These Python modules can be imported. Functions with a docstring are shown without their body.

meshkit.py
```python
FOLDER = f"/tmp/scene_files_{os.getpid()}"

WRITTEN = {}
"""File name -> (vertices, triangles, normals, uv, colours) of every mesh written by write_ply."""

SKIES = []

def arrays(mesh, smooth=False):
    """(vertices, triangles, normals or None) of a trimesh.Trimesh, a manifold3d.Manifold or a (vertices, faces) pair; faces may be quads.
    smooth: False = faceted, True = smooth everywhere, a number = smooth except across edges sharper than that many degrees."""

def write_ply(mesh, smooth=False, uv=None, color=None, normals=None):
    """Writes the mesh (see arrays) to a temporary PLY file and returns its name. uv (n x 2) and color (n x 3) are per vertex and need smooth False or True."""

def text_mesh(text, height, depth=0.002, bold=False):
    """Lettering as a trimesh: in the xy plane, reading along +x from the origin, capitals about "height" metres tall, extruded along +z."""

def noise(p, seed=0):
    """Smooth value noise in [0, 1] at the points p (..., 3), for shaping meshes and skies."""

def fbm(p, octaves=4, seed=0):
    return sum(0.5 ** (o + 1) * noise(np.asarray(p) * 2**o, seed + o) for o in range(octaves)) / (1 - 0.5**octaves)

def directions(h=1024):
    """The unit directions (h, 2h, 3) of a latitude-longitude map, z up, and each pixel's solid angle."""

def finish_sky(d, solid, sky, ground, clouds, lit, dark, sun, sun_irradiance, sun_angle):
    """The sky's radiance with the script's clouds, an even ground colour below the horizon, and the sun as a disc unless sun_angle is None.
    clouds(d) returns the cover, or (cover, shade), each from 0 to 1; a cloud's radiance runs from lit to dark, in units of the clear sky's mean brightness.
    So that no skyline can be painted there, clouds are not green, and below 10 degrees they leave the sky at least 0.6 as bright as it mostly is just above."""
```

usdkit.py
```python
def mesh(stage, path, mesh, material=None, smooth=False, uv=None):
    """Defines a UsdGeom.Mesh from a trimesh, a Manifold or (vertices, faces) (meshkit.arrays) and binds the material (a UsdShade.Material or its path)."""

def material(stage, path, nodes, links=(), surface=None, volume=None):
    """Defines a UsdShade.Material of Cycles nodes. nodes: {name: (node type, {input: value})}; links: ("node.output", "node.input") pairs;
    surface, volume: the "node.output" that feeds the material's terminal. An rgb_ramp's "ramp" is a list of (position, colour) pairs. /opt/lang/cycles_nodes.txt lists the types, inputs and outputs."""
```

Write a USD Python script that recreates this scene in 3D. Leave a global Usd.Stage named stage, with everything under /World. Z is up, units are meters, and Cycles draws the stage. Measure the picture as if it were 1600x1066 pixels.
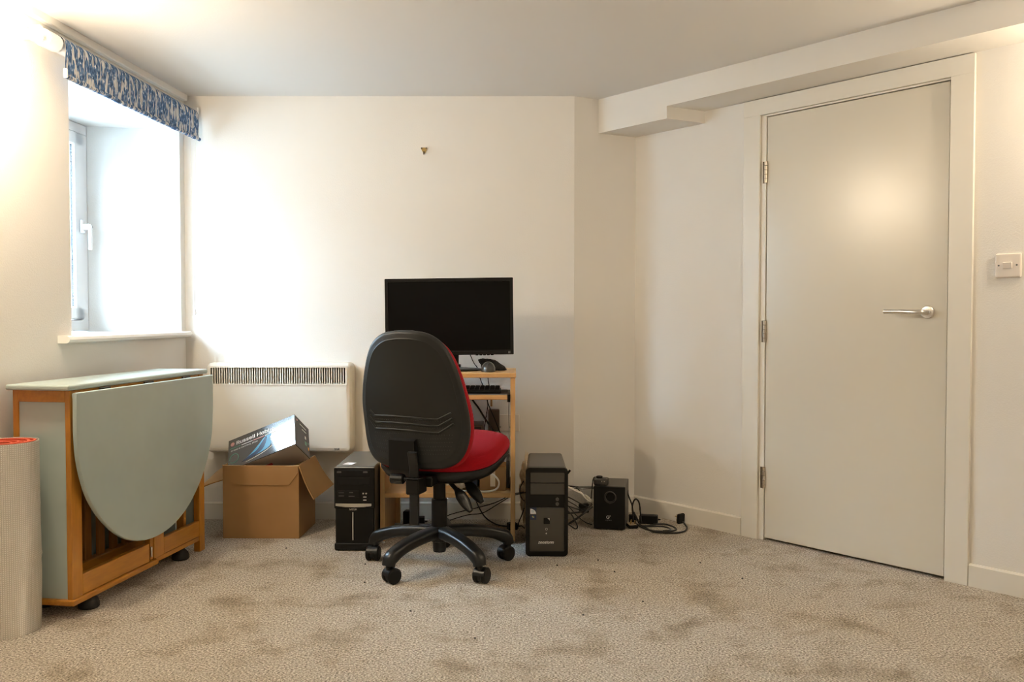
import math, random
import numpy as np, trimesh, usdkit, meshkit
from pxr import Usd, UsdGeom, UsdLux, UsdShade, Gf, Sdf
from shapely.geometry import Polygon, box as sbox
from shapely import affinity

random.seed(7); RNG = np.random.default_rng(7)
stage = Usd.Stage.CreateInMemory()
UsdGeom.SetStageUpAxis(stage, UsdGeom.Tokens.z); UsdGeom.SetStageMetersPerUnit(stage, 1.0)
UsdGeom.Xform.Define(stage, '/World'); UsdGeom.Scope.Define(stage, '/World/Looks')

# ------------------------------------------------------------------ camera
CAM_H, F_PX, PITCH = 1.045, 1341.0, math.atan(37 / 1341.0)
cam = UsdGeom.Camera.Define(stage, '/World/Camera')
cam.CreateHorizontalApertureAttr(36.0); cam.CreateVerticalApertureAttr(36.0 * 1066 / 1600)
cam.CreateFocalLengthAttr(36.0 * F_PX / 1600)
cam.AddTranslateOp().Set(Gf.Vec3d(0, 0, CAM_H)); cam.AddRotateXOp().Set(90 - math.degrees(PITCH))
cam.CreateClippingRangeAttr(Gf.Vec2f(0.05, 200))
cam.CreateExposureAttr(0.27)

# ------------------------------------------------------------------ daylight and lamps
sky = UsdLux.DomeLight.Define(stage, '/World/Sky')
sky.CreateIntensityAttr(14.0); sky.CreateColorAttr(Gf.Vec3f(0.60, 0.79, 1.0))
WARM = Gf.Vec3f(1.0, 0.82, 0.59)
LAMP_L, LAMP_R, LAMP_N = (-1.66, 2.68, 1.92), (2.115, 2.71, 1.84), (1.2, -0.9, 1.95)
for nm, pos, power in (('LampLeft', LAMP_L, 430.0), ('LampRight', LAMP_R, 215.0), ('LampNear', LAMP_N, 140.0)):
    l = UsdLux.SphereLight.Define(stage, '/World/' + nm)
    l.CreateRadiusAttr(0.045); l.CreateIntensityAttr(power); l.CreateColorAttr(WARM)
    l.AddTranslateOp().Set(Gf.Vec3d(*pos))

# ------------------------------------------------------------------ helpers: prims
_used = {}
def uniq(parent, name):
    k = (parent, name); n = _used.get(k, -1) + 1; _used[k] = n
    return f'{parent}/{name}' + (f'_{n:03d}' if n else '')
def keys(prim, **kw):
    for k, v in kw.items():
        if v: prim.SetCustomDataByKey(k, v)
def thing(name, label, cat, loc=(0, 0, 0), rotz=0.0, group=None, kind=None):
    x = UsdGeom.Xform.Define(stage, uniq('/World', name))
    x.AddTranslateOp().Set(Gf.Vec3d(*map(float, loc)))
    if rotz: x.AddRotateZOp().Set(float(rotz))
    keys(x.GetPrim(), label=label, category=cat, group=group, kind=kind)
    return x.GetPrim()
def part(parent, name, mesh, mat, smooth=35, label=None, kind=None):
    m = usdkit.mesh(stage, uniq(str(parent.GetPath()), name), mesh, mat, smooth=smooth)
    keys(m.GetPrim(), label=label, kind=kind)
    return m.GetPrim()
def base_of(mesh):
    lo, hi = mesh.bounds
    return np.array([(lo[0] + hi[0]) / 2, (lo[1] + hi[1]) / 2, lo[2]])
def solo(name, mesh, mat, label, cat, group=None, smooth=35, kind=None):
    """A thing that is one mesh, given in world coordinates; its origin goes to its base."""
    o = base_of(mesh); mesh = mesh.copy(); mesh.apply_translation(-o)
    m = usdkit.mesh(stage, uniq('/World', name), mesh, mat, smooth=smooth)
    m.AddTranslateOp().Set(Gf.Vec3d(*map(float, o)))
    keys(m.GetPrim(), label=label, category=cat, group=group, kind=kind)
    return m.GetPrim()
def struct(name, mesh, mat, label=None, cat=None, smooth=False):
    m = usdkit.mesh(stage, uniq('/World', name), mesh, mat, smooth=smooth)
    keys(m.GetPrim(), label=label, category=cat, kind='structure')
    return m.GetPrim()

# ------------------------------------------------------------------ helpers: meshes
def cat_(*ms): return trimesh.util.concatenate([m for m in ms])
def cbox(x0, x1, y0, y1, z0, z1, c=0.0):
    """A box between two corners, its edges chamfered by c."""
    if c <= 0:
        b = trimesh.creation.box([x1 - x0, y1 - y0, z1 - z0]); b.apply_translation([(x0 + x1) / 2, (y0 + y1) / 2, (z0 + z1) / 2]); return b
    c = min(c, .49 * (x1 - x0), .49 * (y1 - y0), .49 * (z1 - z0))
    pts = []
    for sx in (0, 1):
        for sy in (0, 1):
            for sz in (0, 1):
                p = np.array([x1 if sx else x0, y1 if sy else y0, z1 if sz else z0]); d = np.array([-c if sx else c, -c if sy else c, -c if sz else c])
                for k in range(3):
                    q = p.copy()
                    for j in range(3):
                        if j != k: q[j] += d[j]
                    pts.append(q)
    return trimesh.convex.convex_hull(np.array(pts))
def rbox(x0, x1, y0, y1, z0, z1, r, sub=1):
    """A box with edges rounded by r."""
    s = trimesh.creation.icosphere(sub, r).vertices
    pts = [s + [x, y, z] for x in (x0 + r, x1 - r) for y in (y0 + r, y1 - r) for z in (z0 + r, z1 - r)]
    return trimesh.convex.convex_hull(np.vstack(pts))
def cyl(p, q, r, sides=24, r2=None, c=0.0):
    """A capped cylinder or cone from p to q, with an optional edge chamfer c."""
    p, q = np.asarray(p, float), np.asarray(q, float); L = np.linalg.norm(q - p); r2 = r if r2 is None else r2
    prof = [[0, 0], [r - c, 0], [r, c], [r2, L - c], [r2 - c, L], [0, L]] if c > 0 else [[0, 0], [r, 0], [r2, L], [0, L]]
    m = trimesh.creation.revolve(np.array(prof), sections=sides)
    m.apply_transform(trimesh.geometry.align_vectors([0, 0, 1], (q - p) / L)); m.apply_translation(p)
    return m
def lathe(prof, sides=32): return trimesh.creation.revolve(np.array(prof, float), sections=sides)
def extrude(poly, h): return trimesh.creation.extrude_polygon(poly, h, engine='earcut')
def rrect(w, h, r, n=6):
    return sbox(-w / 2 + r, -h / 2 + r, w / 2 - r, h / 2 - r).buffer(r, quad_segs=n)
def crom(pts, n=8):
    """A smooth curve through pts."""
    p = np.asarray(pts, float)
    if len(p) < 3: return np.array([p[0] + (p[-1] - p[0]) * t for t in np.linspace(0, 1, n + 1)])
    e = np.vstack([2 * p[0] - p[1], p, 2 * p[-1] - p[-2]]); out = []
    for i in range(len(p) - 1):
        a, b, c, d = e[i:i + 4]
        for t in np.linspace(0, 1, n, endpoint=False):
            out.append(.5 * (2 * b + (c - a) * t + (2 * a - 5 * b + 4 * c - d) * t * t + (3 * b - 3 * c + d - a) * t ** 3))
    return np.array(out + [p[-1]])
def sweep(p, ra, rb=None, sides=8, up=None, power=2.0):
    """A tube along the points p with half-widths ra (sideways) and rb (towards up), capped."""
    p = np.asarray(p, float); n = len(p)
    t = np.gradient(p, axis=0); t /= np.linalg.norm(t, axis=1, keepdims=True) + 1e-12
    ra = np.broadcast_to(ra, (n,)); rb = ra if rb is None else np.broadcast_to(rb, (n,))
    N = np.zeros((n, 3))
    if up is not None:
        N[:] = up
    else:
        a = np.array([0, 0, 1.0]) if abs(t[0, 2]) < .9 else np.array([1.0, 0, 0]); N[0] = a
        for i in range(1, n):
            N[i] = N[i - 1] - t[i] * (N[i - 1] @ t[i])
            N[i] /= np.linalg.norm(N[i]) + 1e-12
    N = N - t * np.sum(N * t, 1, keepdims=True); N /= np.linalg.norm(N, axis=1, keepdims=True) + 1e-12
    S = np.cross(t, N); ang = np.arange(sides) * 2 * np.pi / sides + np.pi / sides
    ca, sa = np.cos(ang), np.sin(ang)
    ca, sa = np.sign(ca) * np.abs(ca) ** (2 / power), np.sign(sa) * np.abs(sa) ** (2 / power)
    v = p[:, None] + ra[:, None, None] * ca[None, :, None] * S[:, None] + rb[:, None, None] * sa[None, :, None] * N[:, None]
    i, j = np.meshgrid(np.arange(n - 1), np.arange(sides), indexing='ij')
    q = np.stack([i * sides + j, i * sides + (j + 1) % sides, (i + 1) * sides + (j + 1) % sides, (i + 1) * sides + j], -1).reshape(-1, 4)
    f = np.vstack([q[:, [0, 1, 2]], q[:, [0, 2, 3]]]); v = v.reshape(-1, 3)
    c0, c1 = len(v), len(v) + 1; v = np.vstack([v, p[0], p[-1]]); k = np.arange(sides)
    f = np.vstack([f, np.stack([np.full(sides, c0), (k + 1) % sides, k], 1), np.stack([np.full(sides, c1), (n - 1) * sides + k, (n - 1) * sides + (k + 1) % sides], 1)])
    m = trimesh.Trimesh(v, f, process=False)
    if m.volume < 0: m.invert()
    return m
def tube(pts, r, sides=8, n=8): return sweep(crom(pts, n), r, sides=sides)
def grid_mesh(P):
    """A sheet from an array (a, b, 3) of points."""
    a, b = P.shape[:2]; i, j = np.meshgrid(np.arange(a - 1), np.arange(b - 1), indexing='ij')
    q = np.stack([i * b + j, (i + 1) * b + j, (i + 1) * b + j + 1, i * b + j + 1], -1).reshape(-1, 4)
    return trimesh.Trimesh(P.reshape(-1, 3), np.vstack([q[:, [0, 1, 2]], q[:, [0, 2, 3]]]), process=False)
def xf(mesh, M): m = mesh.copy(); m.apply_transform(M); return m
def frame(o, x, y, z):
    M = np.eye(4); M[:3, 0], M[:3, 1], M[:3, 2], M[:3, 3] = x, y, z, o; return M
def slab(quad, th):
    """A sheet with corners quad (4 x 3) and thickness th."""
    q = np.asarray(quad, float); n = np.cross(q[1] - q[0], q[3] - q[0]); n /= np.linalg.norm(n)
    return trimesh.convex.convex_hull(np.vstack([q - n * th / 2, q + n * th / 2]))
def text(s, h, depth=.0006, bold=False, width=None, slant=0):
    """Lettering in the xz plane, centred, facing -y."""
    m = meshkit.text_mesh(s, h, depth, bold=bold); lo, hi = m.bounds; m.apply_translation(-(lo + hi) / 2)
    if width: m.vertices[:, 0] *= width / (hi[0] - lo[0])
    if slant: m.vertices[:, 0] += slant * m.vertices[:, 1]
    v = m.vertices.copy(); m.vertices = np.stack([v[:, 0], -v[:, 2], v[:, 1]], 1)
    return m
def at(m, x=0, y=0, z=0): m = m.copy(); m.apply_translation([x, y, z]); return m
def xz(poly, y0, y1):
    """A polygon drawn in x, z extruded from y0 to y1."""
    m = extrude(poly, y1 - y0); v = m.vertices.copy(); m.vertices = np.stack([v[:, 0], y1 - v[:, 2], v[:, 1]], 1); return m

# ------------------------------------------------------------------ helpers: materials
def mat(name, col, rough=.5, metal=0.0, bump=None, vary=None, coat=0.0, stretch=(1, 1, 1), spec=.5, sheen=0.0, rvar=0.0):
    """bump = (noise scale, depth in metres); vary = (noise scale, second colour, low, high)."""
    n = {'p': ('principled_bsdf', {'base_color': col, 'roughness': rough, 'metallic': metal, 'coat_weight': coat, 'coat_roughness': .08, 'coat_ior': 1.5 if spec < .9 else 1.9, 'specular_ior_level': spec, 'sheen_weight': sheen})}
    L = []
    if bump or vary:
        n['tc'] = ('texture_coordinate', {}); n['mp'] = ('mapping', {'scale': stretch}); L.append(('tc.object', 'mp.vector'))
    if vary:
        n['vn'] = ('noise_texture', {'scale': vary[0], 'detail': 5.0, 'roughness': .6}); L.append(('mp.vector', 'vn.vector'))
        n['vr'] = ('rgb_ramp', {'ramp': [(vary[2], col), (vary[3], vary[1])]}); L += [('vn.fac', 'vr.fac'), ('vr.color', 'p.base_color')]
    if bump:
        n['bn'] = ('noise_texture', {'scale': bump[0], 'detail': 3.0}); L.append(('mp.vector', 'bn.vector'))
        n['bp'] = ('bump', {'strength': 1.0, 'distance': bump[1]}); L += [('bn.fac', 'bp.height'), ('bp.normal', 'p.normal')]
    return usdkit.material(stage, '/World/Looks/' + name, n, L, surface='p.BSDF')

M = {}
M['wall'] = mat('wall_emulsion', (.83, .81, .775), .75, bump=(160, .0006), vary=(1.2, (.81, .79, .75), .35, .7), spec=.3)
M['ceiling'] = mat('ceiling_emulsion', (.80, .785, .76), .85, bump=(120, .0004), spec=.2)
M['trim'] = mat('satin_white', (.80, .77, .70), .34, bump=(60, .0003))
M['door'] = mat('door_satin', (.72, .675, .58), .235, bump=(220, .00012))
M['upvc'] = mat('white_plastic', (.86, .87, .88), .25)
M['sill'] = mat('sill_gloss', (.86, .85, .82), .25)
M['steel'] = mat('brushed_steel', (.74, .73, .72), .28, 1.0)
M['hinge'] = mat('hinge_steel', (.56, .50, .42), .3, 1.0)
M['brass_dark'] = mat('dark_hinge_leaf', (.10, .075, .05), .45, .6)
M['switch'] = mat('switch_plastic', (.80, .74, .68), .3)
M['rubber'] = mat('black_rubber', (.012, .012, .013), .55)
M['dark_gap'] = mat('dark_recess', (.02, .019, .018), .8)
M['heater'] = mat('heater_enamel', (.80, .77, .70), .32)
M['heater_in'] = mat('heater_inside', (.035, .032, .03), .7)
M['ink'] = mat('dark_ink', (.03, .028, .025), .5)
M['pine'] = mat('orange_pine', (.53, .225, .022), .36, vary=(9, (.41, .155, .014), .35, .7), stretch=(1, 6, 6), bump=(40, .0002), coat=.25)
M['pine_up'] = mat('orange_pine_upright', (.53, .225, .022), .36, vary=(9, (.41, .155, .014), .35, .7), stretch=(6, 6, 1), bump=(40, .0002), coat=.25)
M['slat'] = mat('slat_pine', (.40, .17, .025), .5, vary=(9, (.30, .11, .025), .35, .7), stretch=(6, 6, 1))
M['sage'] = mat('sage_laminate', (.46, .545, .53), .38, vary=(5, (.42, .50, .485), .4, .75), bump=(300, .0001))
M['beech'] = mat('beech_veneer', (.66, .40, .165), .4, vary=(8, (.57, .33, .125), .35, .7), stretch=(1, 7, 7))
M['beech_up'] = mat('beech_veneer_upright', (.66, .40, .165), .4, vary=(8, (.57, .33, .125), .35, .7), stretch=(7, 7, 1))
M['tray'] = mat('tray_laminate', (.12, .115, .11), .5)
M['card'] = mat('cardboard', (.37, .205, .082), .75, vary=(4, (.33, .18, .07), .35, .7), bump=(90, .0002), spec=.25)
M['card_edge'] = mat('cardboard_edge', (.60, .42, .24), .8)
M['card_dark'] = mat('brown_carton', (.33, .19, .08), .8)
M['plastic'] = mat('black_plastic', (.006, .006, .006), .36, spec=.22, bump=(500, .0001))
M['plastic_matt'] = mat('black_matt_plastic', (.008, .008, .008), .5, spec=.2)
M['case'] = mat('black_painted_case', (.035, .034, .033), .42, bump=(600, .00008))
M['case_grey'] = mat('charcoal_case', (.075, .07, .062), .36, bump=(600, .00008))
M['panel_grey'] = mat('charcoal_brushed_panel', (.06, .056, .048), .33, bump=(40, .0001), stretch=(1, 1, 30))
M['silver'] = mat('silver_plastic', (.50, .48, .44), .35, .6)
M['white_print'] = mat('white_print', (.80, .80, .78), .5)
M['screen'] = mat('monitor_panel', (.004, .004, .004), .32, spec=.12)
M['bezel'] = mat('monitor_bezel', (.007, .007, .0065), .4, spec=.25)
M['grey_badge'] = mat('grey_badge', (.13, .13, .13), .5)
M['red'] = mat('red_wool_upholstery', (.36, .006, .012), .9, bump=(420, .0006), vary=(300, (.28, .004, .009), .4, .65), sheen=.04, spec=.1)
M['shell'] = mat('chair_shell', (.015, .016, .016), .42, spec=.35, bump=(700, .00025))
M['chair_black'] = mat('chair_black_nylon', (.007, .008, .009), .33, spec=.35, bump=(300, .0001))
M['paper'] = mat('white_paper', (.82, .82, .84), .6)
M['kraft'] = mat('beige_crumpled_paper', (.82, .72, .56), .8, bump=(60, .002))
M['cable'] = mat('black_cable', (.012, .012, .012), .45)
M['cable_w'] = mat('white_cable', (.80, .77, .70), .4)
M['cable_g'] = mat('grey_cable', (.10, .095, .085), .5)
M['pod'] = mat('pod_plastic', (.05, .048, .045), .35)
M['brass'] = mat('aged_brass', (.42, .30, .12), .4, .8)
M['brown_plastic'] = mat('brown_plastic', (.16, .12, .09), .45)
M['pin_base'] = mat('tan_plug_base', (.42, .31, .19), .5)
M['teal'] = mat('teal_plastic', (.02, .16, .15), .4)
M['blue_print'] = mat('blue_print', (.05, .22, .36), .35)
M['navy_print'] = mat('navy_print', (.015, .03, .07), .3)
M['pink_print'] = mat('pink_print', (.68, .34, .30), .4)
M['green_print'] = mat('green_print', (.12, .32, .22), .4)
M['red_print'] = mat('red_print', (.45, .04, .05), .5)
M['orange_print'] = mat('orange_print', (.65, .32, .06), .5)
M['gloss_card'] = mat('glossy_black_card', (.016, .017, .02), .12, coat=1.0, spec=1.0)
M['box_base'] = mat('box_grey_base', (.40, .34, .29), .55)
M['box_side'] = mat('box_dark_side', (.05, .05, .055), .4)
M['cloth'] = mat('black_cloth', (.010, .010, .010), .9)
M['mouse'] = mat('mouse_plastic', (.04, .04, .04), .2)
M['foam'] = mat('red_foam', (.62, .105, .05), .8, bump=(120, .001))
M['clear_bag'] = usdkit.material(stage, '/World/Looks/clear_bag', {'t': ('transparent_bsdf', {'color': (.92, .92, .9)}), 'g': ('principled_bsdf', {'base_color': (.75, .73, .68), 'roughness': .15}), 'm': ('mix_closure', {'fac': .42})}, [('t.BSDF', 'm.closure1'), ('g.BSDF', 'm.closure2')], surface='m.closure')
M['glass'] = usdkit.material(stage, '/World/Looks/window_glass', {'t': ('transparent_bsdf', {'color': (.96, .98, .97)}), 'g': ('glossy_bsdf', {'color': (1, 1, 1), 'roughness': .0}), 'lw': ('layer_weight', {'blend': .5}),
                              'pw': ('math', {'math_type': 'power', 'value2': 5.0}), 'ml': ('math', {'math_type': 'multiply_add', 'value2': .9, 'value3': .04}), 'm': ('mix_closure', {})},
                             [('lw.facing', 'pw.value1'), ('pw.value', 'ml.value1'), ('ml.value', 'm.fac'), ('t.BSDF', 'm.closure1'), ('g.BSDF', 'm.closure2')], surface='m.closure')
# carpet: short twist pile, mottled where it has been trodden
M['carpet'] = usdkit.material(stage, '/World/Looks/carpet', {
    'tc': ('texture_coordinate', {}),
    'n1': ('noise_texture', {'scale': 145.0, 'detail': 3.0, 'roughness': .75}),
    'r1': ('rgb_ramp', {'ramp': [(.34, (.07, .054, .038)), (.45, (.42, .365, .295)), (.54, (.61, .545, .46)), (.64, (.93, .87, .78))]}),
    'n2': ('noise_texture', {'scale': 4.6, 'detail': 5.0, 'roughness': .55, 'distortion': .2}),
    'r2': ('rgb_ramp', {'ramp': [(.31, (.62, .57, .50)), (.41, (.86, .83, .78)), (.49, (1.0, 1.0, 1.0))]}),
    'n3': ('noise_texture', {'scale': 9.0, 'detail': 5.0, 'roughness': .65, 'distortion': .2}),
    'r3': ('rgb_ramp', {'ramp': [(.30, (.72, .67, .60)), (.42, (1, 1, 1))]}),
    'm1': ('mix', {'mix_type': 'multiply', 'fac': 1.0}), 'm2': ('mix', {'mix_type': 'multiply', 'fac': .8}),
    'b': ('bump', {'strength': 1.0, 'distance': .006}), 'nb': ('noise_texture', {'scale': 260.0, 'detail': 2.0}),
    'p': ('principled_bsdf', {'roughness': .95, 'specular_ior_level': .08, 'sheen_weight': .15})},
    [('tc.object', 'n1.vector'), ('tc.object', 'n2.vector'), ('tc.object', 'n3.vector'), ('tc.object', 'nb.vector'), ('n1.fac', 'r1.fac'), ('n2.fac', 'r2.fac'), ('n3.fac', 'r3.fac'),
     ('r1.color', 'm1.color1'), ('r2.color', 'm1.color2'), ('m1.color', 'm2.color1'), ('r3.color', 'm2.color2'), ('m2.color', 'p.base_color'), ('nb.fac', 'b.height'), ('b.normal', 'p.normal')], surface='p.BSDF')
# blind: woven ikat of blue, cream and taupe streaks running down the cloth (x along the roller, z down)
M['ikat'] = usdkit.material(stage, '/World/Looks/ikat_cloth', {
    'tc': ('texture_coordinate', {}), 'm1': ('mapping', {'scale': (1.0, 0.0, .05)}), 'm2': ('mapping', {'scale': (1.0, 0.0, .30), 'location': (3, 0, 1)}), 'm3': ('mapping', {'scale': (1.0, 0.0, .55), 'location': (7, 0, 2)}),
    'n1': ('noise_texture', {'scale': 130.0, 'detail': 1.0}), 'n2': ('noise_texture', {'scale': 52.0, 'detail': 2.0, 'distortion': .2}), 'n3': ('noise_texture', {'scale': 95.0, 'detail': 1.5}),
    'r1': ('rgb_ramp', {'ramp': [(.30, (.10, .12, .15)), (.40, (.42, .42, .43)), (.46, (.80, .79, .77)), (.50, (.38, .35, .33)), (.54, (.74, .73, .72)), (.62, (.30, .32, .36)), (.70, (.66, .66, .67))]}),
    'r2': ('rgb_ramp', {'ramp': [(.44, (0, 0, 0)), (.49, (1, 1, 1))]}),
    'r3': ('rgb_ramp', {'ramp': [(.38, (.035, .075, .16)), (.52, (.085, .16, .30)), (.62, (.15, .23, .38)), (.68, (.74, .76, .80))]}),
    'mx': ('mix', {}), 'p': ('principled_bsdf', {'roughness': .85, 'specular_ior_level': .2})},
    [('tc.object', 'm1.vector'), ('tc.object', 'm2.vector'), ('tc.object', 'm3.vector'), ('m1.vector', 'n1.vector'), ('m2.vector', 'n2.vector'), ('m3.vector', 'n3.vector'), ('n1.fac', 'r1.fac'), ('n2.fac', 'r2.fac'), ('n3.fac', 'r3.fac'),
     ('r2.color', 'mx.fac'), ('r1.color', 'mx.color1'), ('r3.color', 'mx.color2'), ('mx.color', 'p.base_color')], surface='p.BSDF')
# foil insulation: aluminium film over a scrim grid; angle round the roll and height give the cells
def foil():
    n = {'tc': ('texture_coordinate', {}), 's': ('separate_xyz', {}), 'a': ('math', {'math_type': 'arctan2'}), 'au': ('math', {'math_type': 'multiply', 'value2': 15.5}), 'zu': ('math', {'math_type': 'multiply', 'value2': 155.0}),
         'af': ('math', {'math_type': 'pingpong', 'value2': .5}), 'zf': ('math', {'math_type': 'pingpong', 'value2': .5}), 'mn': ('math', {'math_type': 'minimum'}),
         'c': ('rgb_ramp', {'ramp': [(.0, (.70, .67, .62)), (.14, (.74, .71, .66)), (.3, (.96, .94, .90)), (1, (.97, .95, .92))]}),
         'b': ('bump', {'strength': .9, 'distance': .0035}), 'nz': ('noise_texture', {'scale': 22.0, 'detail': 3.0}), 'ad': ('math', {'math_type': 'multiply_add', 'value2': .35}),
         'p': ('principled_bsdf', {'metallic': .6, 'roughness': .33})}
    return usdkit.material(stage, '/World/Looks/foil', n, [('tc.object', 's.vector'), ('s.y', 'a.value1'), ('s.x', 'a.value2'), ('a.value', 'au.value1'), ('s.z', 'zu.value1'), ('au.value', 'af.value1'), ('zu.value', 'zf.value1'),
        ('af.value', 'mn.value1'), ('zf.value', 'mn.value2'), ('mn.value', 'c.fac'), ('c.color', 'p.base_color'), ('tc.object', 'nz.vector'), ('nz.fac', 'ad.value1'), ('mn.value', 'ad.value3'), ('ad.value', 'b.height'), ('b.normal', 'p.normal')], surface='p.BSDF')
M['foil'] = foil()

# ================================================================== THE ROOM
CEIL = 2.178; BACK = 4.43
C0 = np.array([-1.684, BACK]); C1 = np.array([.320, BACK]); C2 = np.array([.655, 4.600])
LT, LN = np.array([.0698, .9976, 0]), np.array([.9976, -.0698, 0])            # along the left wall, and into the room
E0 = np.array([-1.754, 3.419, 0.0])                                            # the window opening's near edge
LW = frame(E0, LT, -LN, [0, 0, 1])                                             # local x along the wall, y into the wall, z up
RD, RN = np.array([.659, -.752, 0]), np.array([-.752, -.659, 0])               # along the right wall towards the camera, and into the room
RD, RN = RD / np.linalg.norm(RD), RN / np.linalg.norm(RN)
A0 = np.array([1.175, 4.013, 0.0])                                             # the hinge side of the door
RW = frame(A0, RD, -RN, [0, 0, 1])
LW_ANG, RW_ANG = math.degrees(math.atan2(LT[1], LT[0])), math.degrees(math.atan2(RD[1], RD[0]))

struct('floor', cbox(-2.35, 3.6, -1.6, 5.3, -.06, 0), M['carpet'], 'beige twist pile carpet with darker trodden patches', 'carpet')
struct('ceiling', cbox(-2.35, 3.6, -1.6, 5.3, CEIL, CEIL + .1), M['ceiling'], 'plain pale painted ceiling', 'ceiling')
OP_L, OP_W, SILL_Z, HEAD_Z, REV = .962, .832, .958, 1.992, .41          # the far cheek is splayed: OP_L wide at the room, OP_W at the window
TOP = CEIL + .02
cheek = extrude(Polygon([(OP_L, 0), (1.25, 0), (1.25, .55), (OP_W, .55), (OP_W, REV)]), TOP + .02); cheek.apply_translation([0, 0, -.02])
lw = [cbox(-5.2, 0, 0, .55, -.02, TOP), cheek, cbox(0, OP_L, 0, .55, -.02, SILL_Z), cbox(0, OP_L, 0, .55, HEAD_Z, TOP)]
struct('wall_left', xf(cat_(*lw), LW), M['wall'], 'white wall with deep window recess behind the drop leaf table', 'wall')
struct('wall_back', cbox(-1.9, C1[0], BACK, BACK + .3, -.02, TOP), M['wall'], 'plain white wall behind the desk and heater', 'wall')
d12 = (C2 - C1) / np.linalg.norm(C2 - C1); n12 = np.array([-d12[1], d12[0]])
struct('wall_corner', xf(cbox(0, np.linalg.norm(C2 - C1) + .2, 0, .25, -.02, TOP), frame([*C1, 0], [*d12, 0], [*n12, 0], [0, 0, 1])), M['wall'], 'narrow white wall slanting into the corner beside the door wall', 'wall')
UD0, UD1, ZD = -.016, .833, 1.983                                              # the door opening along the right wall
rw = [cbox(-.95, UD0, 0, .15, -.02, TOP), cbox(UD1, 2.25, 0, .15, -.02, TOP), cbox(UD0, UD1, 0, .15, ZD, TOP)]
struct('wall_right', xf(cat_(*rw), RW), M['wall'], 'cream white wall holding the door and light switch', 'wall')
RE = A0 + RD * 2.2
struct('wall_near_right', cbox(RE[0], RE[0] + .2, -1.4, RE[1] + .12, -.02, TOP), M['wall'])
struct('wall_near', cbox(-3, 3.4, -1.55, -1.35, -.02, TOP), M['wall'])

# the boxed-in beam along the right wall, deeper over the corner
G = A0[:2]
beam_lo = Polygon([(.443, 4.505), (.745, 4.161), (.985, 4.285), (.66, 4.66), (.47, 4.62)])
far = np.array([.443, 4.505]); bd = RD[:2]
e1 = far + bd * 3.0; w1 = A0[:2] + RD[:2] * 2.25 - RN[:2] * .02
beam_hi = Polygon([tuple(far), tuple(e1), tuple(w1 + bd * .3), (.66, 4.66), (.47, 4.60)])
b1 = extrude(beam_hi, TOP - 2.062); b1.apply_translation([0, 0, 2.062]); b2 = extrude(beam_lo, TOP - 2.003 - .03); b2.apply_translation([0, 0, 2.003])
struct('trim_1', cat_(b1, b2), M['wall'], 'boxed in white ceiling beam stepping down over the corner', 'beam')
# a batten in the angle of ceiling and left wall, above the blind
struct('trim_2', xf(cbox(-.55, 1.0, -.028, .0, CEIL - .03, CEIL + .005, .004), LW), M['wall'])

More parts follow.
